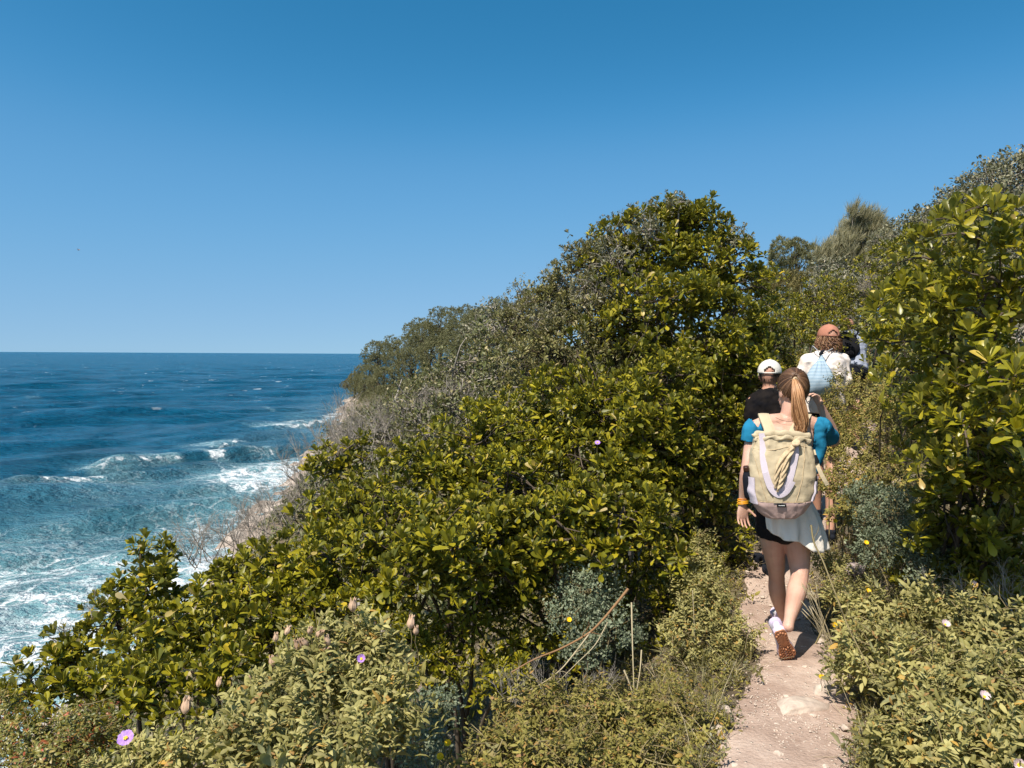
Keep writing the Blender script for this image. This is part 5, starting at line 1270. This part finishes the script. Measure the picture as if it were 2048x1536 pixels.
# cream shirt, salmon cap, striped drawstring bag
Y1 = 6.6
J = dict(head=A(1657, 678, Y1 + .02), neck=A(1654, 705, Y1), shL=A(1615, 721, Y1), shR=A(1684, 721, Y1), elL=A(1598, 762, Y1 + .02), elR=A(1690, 770, Y1 - .02), waL=A(1606, 790, Y1 + .2), waR=A(1686, 796, Y1 + .18),
         hip=A(1648, 812, Y1), knL=A(1634, 915, Y1 + .15), knR=A(1664, 915, Y1 - .05), anL=A(1634, 1010, Y1 + .2), anR=A(1662, 1000, Y1 - .28))
for k_ in ('anL', 'anR'): J[k_][2] = gz(J[k_][0], J[k_][1]) + .09
man = figure('hiker in a cream long-sleeved shirt and salmon cap, ahead of the ponytailed woman', J, 'cream_cloth', 'dark_cloth', 'skin2', 1.0, shirt_drop=.02)
cap_hat(man, J['head'], (0, 1, 0), M['cap_salmon'], 1.04)
g = np.random.default_rng(5); lines = []
hcm = J['head'] + V3((0, 0, .0))
for i in range(260):
    a = g.uniform(-2.0, 2.0) - math.pi / 2; z0 = g.uniform(-.02, .03)
    p = hcm + V3((math.cos(a) * .082, math.sin(a) * .098, z0)); ph = g.uniform(0, 6.28); n_ = 14; Lh = g.uniform(.05, .11); rc = g.uniform(.004, .009)
    out = V3((math.cos(a), math.sin(a), 0)); P = []
    for j in range(n_):
        t = j / (n_ - 1); P.append(p + out * (.004 + .026 * t * math.sin(t * 2.5)) + V3((0, 0, -Lh * t)) + V3((math.cos(ph + t * 9) * rc, math.sin(ph + t * 9) * rc, 0)))
    lines.append((np.array(P), np.linspace(.0032, .0018, n_)))
link('hair', tube_mesh('hair', lines, 4), M['hair_red'], man)
bag = empty('drawstring_bag', tuple(A(1642, 785, 6.4)), 'light blue striped drawstring bag on the back of the hiker in cream', 'bag')
bc = 6.42
rows = [(A(1643, 712, bc + .03), .014, .012), (A(1643, 720, bc + .02), .028, .020), (A(1642, 735, bc), .075, .045), (A(1641, 752, bc - .01), .115, .065), (A(1641, 768, bc - .01), .130, .070), (A(1642, 780, bc), .122, .055), (A(1643, 787, bc + .02), .10, .035)]
me = join('bag_body', [chain(rows, (1, 0, 0), ns=48, k=6, ex=2.3)])
g0 = A(1643, 712, bc)
for v in me.vertices:
    d = max(0, g0[2] - v.co.z); a = math.atan2(v.co.x - g0[0], d + .02)
    v.co += Vector((0, -1, 0)) * (.010 * math.sin(a * 22) * max(0, 1 - d / .26) + .010 * float(vnoise(v.co.x, v.co.z, .05, 81)))
link('bag_body', me, M['stripes'], bag)
link('gather', fuse('gather', [ell(A(1643, 705, bc + .02), (0, 0, .02), .014, .012), ell(A(1647, 702, bc + .02), (.01, 0, .012), .010, .010), ell(A(1640, 708, bc + .02), (.008, 0, .012), .010, .010)], .004, 1), M['dark_cloth'], bag)
cl = []
for pts in ((A(1643, 708, bc + .02), A(1636, 702, bc + .06), A(1628, 694, bc + .1), A(1625, 692, bc + .2)), (A(1645, 708, bc + .02), A(1656, 702, bc + .06), A(1668, 696, bc + .1), A(1672, 695, bc + .2)),
            (A(1672, 695, bc + .2), A(1676, 715, bc + .31), A(1684, 745, bc + .26), A(1680, 770, bc + .1), A(1670, 781, bc)), (A(1625, 692, bc + .2), A(1618, 715, bc + .31), A(1604, 745, bc + .28), A(1606, 770, bc + .1), A(1616, 781, bc)),
            (A(1669, 781, bc), A(1672, 788, bc - .01), A(1668, 794, bc - .01))):
    P = cr([[*p, 0, 0] for p in pts], 4)[:, :3]; cl.append((P, np.full(len(P), .0042)))
link('cords', tube_mesh('cords', cl, 6), M['cord'], bag)

# dark shirt, off-white cap
Y2 = 5.75
J = dict(head=A(1539, 752, Y2 + .02), neck=A(1540, 781, Y2), shL=A(1506, 803, Y2), shR=A(1582, 803, Y2), elL=A(1502, 868, Y2 - .05), elR=A(1590, 862, Y2 + .02), waL=A(1510, 905, Y2 + .15), waR=A(1584, 895, Y2 + .18),
         hip=A(1544, 925, Y2), knL=A(1534, 1025, Y2 + .15), knR=A(1556, 1020, Y2 + .05), anL=A(1534, 1110, Y2 + .05), anR=A(1554, 1105, Y2 - .2))
for k_ in ('anL', 'anR'): J[k_][2] = gz(J[k_][0], J[k_][1]) + .09
lad = figure('hiker in a black t-shirt and off-white cap, half hidden left of the ponytailed woman', J, 'black_print', 'dark_cloth', 'skin2', .95, long_sleeve=False, face=(.35, 1, 0))
cap_hat(lad, J['head'], (.35, 1, 0), M['cap_white'], 1.02)
lines = []; hcm = J['head']
for i in range(160):
    a = g.uniform(-1.8, 1.8) - math.pi / 2 + .3; p = hcm + V3((math.cos(a) * .076, math.sin(a) * .090, g.uniform(-.0, .04)))
    lines.append((wander(p, p + V3((math.cos(a) * -.004, math.sin(a) * -.004, -g.uniform(.03, .06))), 4, .05), np.linspace(.003, .002, 4)))
link('hair', tube_mesh('hair', lines, 4), M['hair_dark'], lad)

# farthest hiker, leaning forward, grey-blue shirt, black pack
Y3 = 9.3
J = dict(head=A(1694, 655, Y3 + .30), neck=A(1702, 668, Y3 + .2), shL=A(1684, 676, Y3 + .15), shR=A(1722, 676, Y3 + .15), elL=A(1682, 706, Y3 + .25), elR=A(1724, 704, Y3 + .10), waL=A(1690, 722, Y3 + .45), waR=A(1718, 726, Y3 + .32),
         hip=A(1706, 735, Y3 - .08), knL=A(1700, 790, Y3 + .2), knR=A(1714, 790, Y3 + .05), anL=A(1700, 850, Y3 + .1), anR=A(1714, 850, Y3 - .2))
for k_ in ('anL', 'anR'): J[k_][2] = gz(J[k_][0], J[k_][1]) + .09
far_m = figure('farthest hiker, bending forward in a grey-blue shirt among the leaves', J, 'grey_shirt', 'dark_cloth', 'skin2', .98, long_sleeve=False, face=(-.3, 1, -.3))
lines = []; hcm = J['head']
for i in range(260):
    d = un(g.normal(size=3) + V3((0, -.4, .5))); p = hcm + V3((d[0] * .08, d[1] * .098, d[2] * .115 + .01)); lines.append((wander(p, p + V3((d[0] * .006, -.01, -.03)), 3, .05), np.linspace(.005, .003, 3)))
link('hair', tube_mesh('hair', lines, 4), M['hair_dark'], far_m)
p2 = empty('backpack', tuple(A(1694, 715, Y3 - .05)), 'black backpack worn by the farthest hiker in the grey-blue shirt', 'backpack')
rows = [(A(1697, 712, Y3 - .10), .10, .06), (A(1696, 700, Y3 - .08), .13, .085), (A(1695, 685, Y3 - .02), .13, .085), (A(1695, 674, Y3 + .04), .10, .06)]
link('pack_body', join('pack_body', [chain(rows, (1, 0, 0), ns=24, ex=3)]), M['black_cloth'], p2)
link('front_pocket', join('front_pocket', [chain([(A(1697, 708, Y3 - .19), .07, .02), (A(1696, 695, Y3 - .165), .08, .03)], (1, 0, 0), ns=20, ex=3)]), M['black_cloth'], p2)
for q in (-1, 1):
    ribbon('shoulder_strap', [A(1697 + q * 9, 676, Y3 + .0), A(1702 + q * 11, 664, Y3 + .12), A(1702 + q * 12, 666, Y3 + .24), A(1702 + q * 12, 690, Y3 + .26)], .05, .008, M['black_cloth'], p2, side=(1, 0, 0))
# ---------------------------------------------------------------- small things
def gp(px, py):
    """where the view through px, py meets the ground"""
    lo = 1.5
    for Y in np.arange(1.5, 20, .02):
        p = at(px, py, Y)
        if p.z < gz(p.x, p.y): return V3((p.x, p.y, gz(p.x, p.y)))
    return V3(at(px, py, 6))
M['stone'] = simple('path_stone', (.56, .46, .38), .9, .15, col2=(.38, .30, .25), nscale=14, bump=.6, bscale=40, detail=8)
M['stone_grey'] = simple('grey_pink_stone', (.46, .37, .35), .9, .15, col2=(.3, .24, .23), nscale=10, bump=.6, bscale=30, detail=8)
M['dry_orange'] = simple('dry_orange_stem', (.26, .14, .06), .7, .3, col2=(.24, .13, .06), nscale=30)
M['straw'] = simple('straw', (.30, .24, .14), .8, .2, col2=(.48, .40, .26), island=1)
M['petal'] = simple('purple_petal', (.44, .27, .62), .6, .2, col2=(.33, .17, .5), nscale=60)
M['petal_pink'] = simple('pink_petal', (.5, .36, .38), .6, .2, col2=(.58, .50, .48), nscale=80)
M['petal_yellow'] = simple('yellow_petal', (.80, .50, .01), .5, .3)
M['calyx'] = simple('dry_calyx', (.42, .27, .17), .8, .2, col2=(.55, .38, .27), island=1)
import bmesh
def rock(label, px, py, sx, sy, sz, seed, mat='stone', group='stones on the path', sink=.35, rot=None):
    g = np.random.default_rng(seed); bm = bmesh.new(); bmesh.ops.create_icosphere(bm, subdivisions=4 if sx > .06 else 3, radius=1)
    c = gp(px, py); rz = g.uniform(0, 3) if rot is None else rot
    planes = [un(g.normal(size=3)) for _ in range(14)]; dd = g.uniform(.62, .95, 14)
    for v in bm.verts:
        p = V3(v.co)
        for n_, d_ in zip(planes, dd):
            q = p @ n_
            if q > d_: p = p - n_ * (q - d_) * .92
        p = p * (1 + .10 * float(vnoise(p[0] * 2 + seed, p[1] * 2 + p[2], .5, seed)) + .05 * float(vnoise(p[0] * 3, p[1] * 3 + p[2] * 2, .25, seed + 1)))
        p = p * np.array([sx, sy, sz]); v.co = Vector((p[0] * math.cos(rz) - p[1] * math.sin(rz), p[0] * math.sin(rz) + p[1] * math.cos(rz), p[2]))
    me = bpy.data.meshes.new('rock'); bm.to_mesh(me); bm.free(); me.materials.append(M[mat])
    me.polygons.foreach_set('use_smooth', np.ones(len(me.polygons), dtype=bool))
    o = bpy.data.objects.new('stone', me); S.collection.objects.link(o); o.location = Vector(c + V3((0, 0, sz * (1 - sink * 2) * .5)))
    return tag(o, label, 'stone', group)
rock('broad pale flat slab set in the path, largest of the stones', 1600, 1420, .17, .11, .05, 1, rot=.4, sink=.42)
rock('pale wedge-shaped stone at the right edge of the path, above the flat slab', 1650, 1392, .085, .06, .065, 2, rot=.5)
rock('grey-pink rock among plants right of the walking woman\'s calves', 1712, 1145, .12, .08, .07, 3, 'stone_grey', 'rocks beside the path')
rock('grey-pink rock low between the fuzzy plants, right of the blue-grey bush\'s foot', 1700, 1190, .10, .07, .06, 4, 'stone_grey', 'rocks beside the path')
rock('small upright stone in the path below the flat slab', 1553, 1457, .020, .015, .018, 5)
rock('stone lying against the left edge of the path near the bottom', 1440, 1470, .055, .035, .03, 6)
rock('pale stone at the left path edge, second from the bottom', 1452, 1422, .03, .022, .02, 7)
rock('pale bedrock lump at the right edge of the path beside the shoe', 1640, 1290, .06, .045, .03, 8)
g = np.random.default_rng(42)
pl = 'thumbnail-sized pale pebble lying loose on the path'
for i in range(80):
    y = g.uniform(2.95, 6.2); x = pathx(y) + g.uniform(-.26, .26); r = .005 + .014 * g.random() ** 2.5
    c = (x, y); bm = bmesh.new(); bmesh.ops.create_icosphere(bm, subdivisions=2, radius=1)
    ph = g.uniform(0, 9, 3)
    for v in bm.verts: v.co = Vector((v.co.x * r * 1.3, v.co.y * r, v.co.z * r * .7)) * (1 + .22 * math.sin(v.co.x * 3 + ph[0]) * math.cos(v.co.y * 4 + ph[1]))
    me = bpy.data.meshes.new('pebble'); bm.to_mesh(me); bm.free(); me.materials.append(M['stone'])
    o = bpy.data.objects.new('pebble', me); S.collection.objects.link(o); o.location = (x, y, gz(x, y) + .018 + r * .3); o.rotation_euler = (0, 0, g.uniform(0, 6))
    tag(o, pl, 'pebble', 'pebbles on the path')
# grit
def lump(seed):
    r = random.Random(seed); t = Tpl()
    V = []; 
    for i in range(8): V.append((r.uniform(.6, 1) * (1 if i & 1 else -1), r.uniform(.6, 1) * (1 if i & 2 else -1), r.uniform(.5, .8) * (1 if i & 4 else -1)))
    t.add(V, [(0, 2, 3, 1), (4, 5, 7, 6), (0, 1, 5, 4), (2, 6, 7, 3), (0, 4, 6, 2), (1, 3, 7, 5)], [0] * 8); return t.done()
T_l = [lump(i) for i in range(5)]
n_ = 5200; y = 2.5 + g.random(n_) ** 1.4 * 7; x = pathx(y) + g.normal(0, .17, n_)
P = np.stack([x, y, groundz(x, y) + .016], axis=1)
tag(link('gravel', scatter_mesh('gravel', T_l, g.integers(0, 5, n_), P, frames(g.normal(size=(n_, 3)), g.uniform(0, 6, n_)), g.uniform(.0015, .0055, n_)), M['stone'], smooth=False), 'fine stone grit and crumbs on the trodden path', kind='stuff')

# straw and dry twigs lying about and standing in the low scrub
L_ = []
for i in range(900):
    y = 2.2 + g.random() ** 1.3 * 6; s_ = g.choice([-1, 1]) * (.24 + abs(g.normal(0, .5))); x = pathx(y) + s_; z = gz(x, y) + .01
    d = V3((g.normal(0, 1), g.normal(0, 1), abs(g.normal(0, .7)))); d = un(d) * g.uniform(.06, .28)
    L_.append((wander((x, y, z), V3((x, y, z)) + d, 5, .05), np.linspace(.0016, .0009, 5)))
tag(link('dry_straw', tube_mesh('dry_straw', L_, 3), M['straw']), 'thin dry straw and twigs along both sides of the path', kind='stuff')

def stalk(name, label, cat, pts, r, mat, group=None, twig=0, seed=0, root=None):
    P = cr([[*at(*p), 0, 0] for p in pts], 5)[:, :3]; g = np.random.default_rng(seed)
    L_ = [(P, np.linspace(r, r * .45, len(P)))]
    for k in range(twig):
        i = g.integers(2, len(P) - 1); d = un(g.normal(size=3) * .7 + V3((0, 0, .8))) * g.uniform(.05, .14)
        L_.append((wander(P[i], P[i] + d, 4, .06), np.linspace(r * .4, r * .2, 4)))
    o = link(name, tube_mesh(name, L_, 6), M[mat])
    return tag(o, label, cat, group)
stalk('dry_branch', 'bent orange-brown dry branch arching over the blue-grey bush', 'branch', [(1256, 1178, 3.75), (1232, 1208, 3.7), (1205, 1240, 3.65), (1175, 1268, 3.6), (1120, 1298, 3.55), (1070, 1318, 3.5), (1022, 1345, 3.45)], .0075, 'dry_orange', 'dry branches', 2, 1)
stalk('dry_branch', 'thinner dry branch forking down from the bent orange one', 'branch', [(1180, 1266, 3.6), (1150, 1305, 3.5), (1115, 1345, 3.45), (1060, 1380, 3.4), (1000, 1402, 3.35)], .004, 'straw', 'dry branches', 3, 2)
stalk('dry_branch', 'straw-pale twig between the bent branch and the low olive bush', 'branch', [(1215, 1245, 3.62), (1190, 1290, 3.5), (1150, 1330, 3.42), (1110, 1370, 3.35)], .003, 'straw', 'dry branches', 3, 3)
stalk('dry_stalk', 'tall straight straw-coloured stalk right of the bent branch', 'stalk', [(1263, 1205, 3.7), (1265, 1290, 3.6), (1268, 1385, 3.5)], .0045, 'straw', 'dry stalks', 0, 4)
stalk('dry_stalk', 'short pale blade-like stalk, right neighbour of the tall straight one', 'stalk', [(1283, 1300, 3.6), (1280, 1340, 3.55), (1272, 1390, 3.5)], .004, 'straw', 'dry stalks', 0, 5)
stalk('dry_stalk', 'pale stalk leaning left in front of the tall straight one', 'stalk', [(1248, 1340, 3.5), (1258, 1365, 3.48), (1268, 1395, 3.46)], .0055, 'straw', 'dry stalks', 0, 6)
stalk('flower_stalk', 'long leaning green-brown stalk in front of the white shirt, right of the path', 'stalk', [(1622, 1050, 3.75), (1628, 1085, 3.72), (1645, 1120, 3.68), (1668, 1180, 3.6), (1695, 1250, 3.5), (1735, 1330, 3.35), (1760, 1370, 3.3)], .005, 'stem', None, 9, 7)
stalk('dry_stalk', 'thin grass stem standing before the upright olive bush', 'stalk', [(1385, 1180, 4.1), (1388, 1240, 4.05), (1390, 1310, 4.0)], .002, 'straw', 'dry stalks', 1, 8)
L_ = []
for i in range(16):
    a = V3(at(1650 + g.uniform(-4, 16), 1290 + g.uniform(-20, 10), 3.95)); b = V3(at(1615 + g.uniform(-8, 22), 1185 + g.uniform(-10, 60), 4.0)); P = wander(a, b, 6, .02, .25); L_.append((P, np.linspace(.0012, .0008, 6)))
    d = un(P[-1] - P[-2]); L_.append((np.array([P[-1] - d * .005, P[-1] + d * .012, P[-1] + d * .035, P[-1] + d * .05]), np.array([.001, .0028, .0025, .0008])))
tag(link('grass_tuft', tube_mesh('grass_tuft', L_, 4), M['straw']), 'tuft of seeding grass bending over the path by the shoe', 'grass tuft')

# dry seed heads and buds over the fuzzy bush
def seedhead(px, py, Y, r, seed, label, grp='dry seed heads over the left foreground bush'):
    g = np.random.default_rng(seed); c = V3(at(px, py, Y)); root = empty('seed_head', tuple(c), label, 'seed head', grp)
    ps = []
    ax = un(V3((g.normal(0, .3), g.normal(0, .3), 1)))
    for k in range(5):
        a = k * 1.257 + g.uniform(0, .3); o_ = V3((math.cos(a), math.sin(a), 0)) * r * .42
        ps.append(chain([(c + o_ * .5 - ax * r * .8, r * .25, r * .12), (c + o_ * 1.25 - ax * r * .1, r * .55, r * .16), (c + o_ * .9 + ax * r * .8, r * .3, r * .1), (c + o_ * 1.1 + ax * r * 1.3, r * .06, r * .04)], np.cross(V3((math.cos(a), math.sin(a), 0)), ax), ns=8, k=2))
    link('calyx', join('calyx', ps), M['calyx'], root)
    link('stem', tube_mesh('stem', [(wander(c - ax * r * .8, c - ax * r * .8 + V3((g.normal(0, .01), .02, -.11)), 4, .04), np.full(4, .0016))], 5), M['stem'], root)
for k, (px, py, r, lb) in enumerate([(706, 1212, 13, 'tallest dry seed head, at the top of the fuzzy foreground bush'), (822, 1246, 12, 'dry seed head at the right tip of the fuzzy foreground bush'), (832, 1262, 9, 'small dry seed head just below the one at the bush\'s right tip'),
                                 (640, 1268, 11, None), (655, 1282, 10, None), (598, 1292, 13, None), (575, 1262, 8, None), (552, 1276, 8, None), (610, 1286, 10, None), (545, 1324, 10, 'dry seed head hanging lowest on the left side of the cluster'), (500, 1362, 10, None), (438, 1366, 8, None), (372, 1414, 14, 'orange-brown blurred seed head apart from the rest, lower left'), (652, 1300, 9, None), (620, 1262, 8, None), (730, 1400, 10, None), (768, 1362, 10, 'dry seed head on the right flank of the fuzzy bush')]):
    seedhead(px, py, 2.62 if px < 700 else 2.7, r / FPX * 2.6, k, lb or 'brown pointed seed head in the cluster over the left foreground bush')

def petals(name, label, cat, c, R, n, mat, group, seed, face=(0, -.75, .65), centre='petal_yellow', cup=.35, stemL=.12):
    g = np.random.default_rng(seed); c = V3(c); nrm = un(V3(face) + g.normal(0, .15, 3)); u = un(np.cross(nrm, V3((0, 0, 1)) + .01)); v = np.cross(nrm, u)
    root = empty(name, tuple(c), label, cat, group)
    for k in range(n):
        a = k * 2 * math.pi / n + g.uniform(-.12, .12); d = u * math.cos(a) + v * math.sin(a); t = np.cross(nrm, d); Vv = []; F = []; nu, nv = 7, 7
        for i in range(nu):
            q = i / (nu - 1); w_ = R * (.12 + .52 * math.sin(min(q, .78) / .78 * 1.5)) * (1 if q < .8 else math.sqrt(max(0, 1 - ((q - .8) / .28) ** 2)))
            for j in range(nv):
                s_ = j / (nv - 1) * 2 - 1
                Vv.append(c + d * R * q + t * w_ * s_ + nrm * R * (cup * q ** 1.5 + .12 * math.sin(s_ * 7 + k) * q + .05 * math.sin(q * 12 + s_ * 3)))
        for i in range(nu - 1):
            for j in range(nv - 1): F.append((i * nv + j, (i + 1) * nv + j, (i + 1) * nv + j + 1, i * nv + j + 1))
        link('petal', join('petal', [(Vv, F)]), M[mat], root)
    ps = [ell(c + nrm * R * .12, nrm * R * .1, R * .13, R * .13)]
    for k in range(14):
        a = g.uniform(0, 6.28); q = R * g.uniform(.08, .24); e = c + (u * math.cos(a) + v * math.sin(a)) * q + nrm * R * .28; ps.append(ell(e, nrm * R * .05, R * .04, R * .04))
    link('flower_centre', join('flower_centre', ps), M[centre], root)
    link('stem', tube_mesh('stem', [(wander(c, c + V3((g.normal(0, .01), .03, -stemL)), 4, .04), np.full(4, .0015))], 5), M['stem'], root)
petals('purple_flower', 'open purple flower with yellow centre at the bottom left', 'flower', at(252, 1477, 2.28), .023, 5, 'petal', 'purple and pink flowers', 1)
petals('purple_flower', 'half-hidden small purple flower in the fuzzy foreground bush', 'flower', at(723, 1318, 2.62), .014, 5, 'petal', 'purple and pink flowers', 2, cup=.8)
petals('purple_flower', 'small mauve flower beside the seed heads', 'flower', at(588, 1348, 2.56), .013, 5, 'petal_pink', 'purple and pink flowers', 3, cup=.9)
petals('pink_flower', 'tiny pink flower high in the dark glossy thicket', 'flower', at(1195, 886, 5.1), .018, 5, 'petal', 'purple and pink flowers', 4)
for k, (px, py, Y, lb) in enumerate([(2036, 1530, 2.3, 'pink and white clover-like flower in the bottom right corner'), (1968, 1395, 2.6, 'pale pink flower in the right foreground, above the corner one'), (1890, 1250, 3.2, 'washed-out pink flower among the fuzzy leaves right of the path'), (1945, 1170, 3.6, 'pale grey-pink flower head before the dark shade at the right')]):
    petals('pink_flower', lb, 'flower', at(px, py, Y), .017, 8, 'petal_pink', 'purple and pink flowers', 10 + k, cup=.9)
for k, (px, py, Y, lb) in enumerate([(822, 1466, 2.6, 'yellow flower below the right tip of the fuzzy bush'), (896, 1487, 2.75, 'yellow flower in the small blue-grey plant, upper of the pair'), (880, 1514, 2.7, 'yellow flower in the small blue-grey plant, lower of the pair'),
                                     (1138, 1240, 3.9, 'orange-yellow flower in the blue-grey bush under the bent branch'), (1678, 1312, 3.65, 'yellow flower right of the shoe, upper one at the path edge'), (1643, 1355, 3.55, 'yellow flower right of the shoe, lower one at the path edge'),
                                     (1670, 1043, 4.7, 'orange flower beside the hem of the white shirt'), (1668, 1250, 3.8, 'orange flower low right of the woman\'s calf'), (1736, 1182, 3.9, 'yellow flower among leaves below the grey-pink rocks'), (1732, 1086, 4.3, 'tiny yellow flower at the left foot of the blue-grey bush')]):
    petals('yellow_flower', lb, 'flower', at(px, py, Y), .0125, 5, 'petal_yellow', 'yellow flowers', 30 + k, cup=.7, stemL=.08)

# fallen and dying leaves caught in the thicket
# a gull far out over the sea
gc = V3(at(157, 500, 130)); gull = join('gull', [chain([(gc - V3((.18, 0, .01)), .03, .03), (gc, .07, .07), (gc + V3((.16, 0, .03)), .05, .05), (gc + V3((.24, 0, .03)), .02, .02)], (0, 1, 0)),
    chain([(gc + V3((0, -.05, .03)), .08, .012), (gc + V3((-.02, -.3, .16)), .07, .01), (gc + V3((-.1, -.62, .12)), .03, .006)], (1, 0, 0)), chain([(gc + V3((0, .05, .03)), .08, .012), (gc + V3((-.02, .3, .16)), .07, .01), (gc + V3((-.1, .62, .12)), .03, .006)], (1, 0, 0))])
o = link('gull', gull, M['stone_grey']); tag(o, 'tiny distant bird in the empty sky over the sea', 'bird')
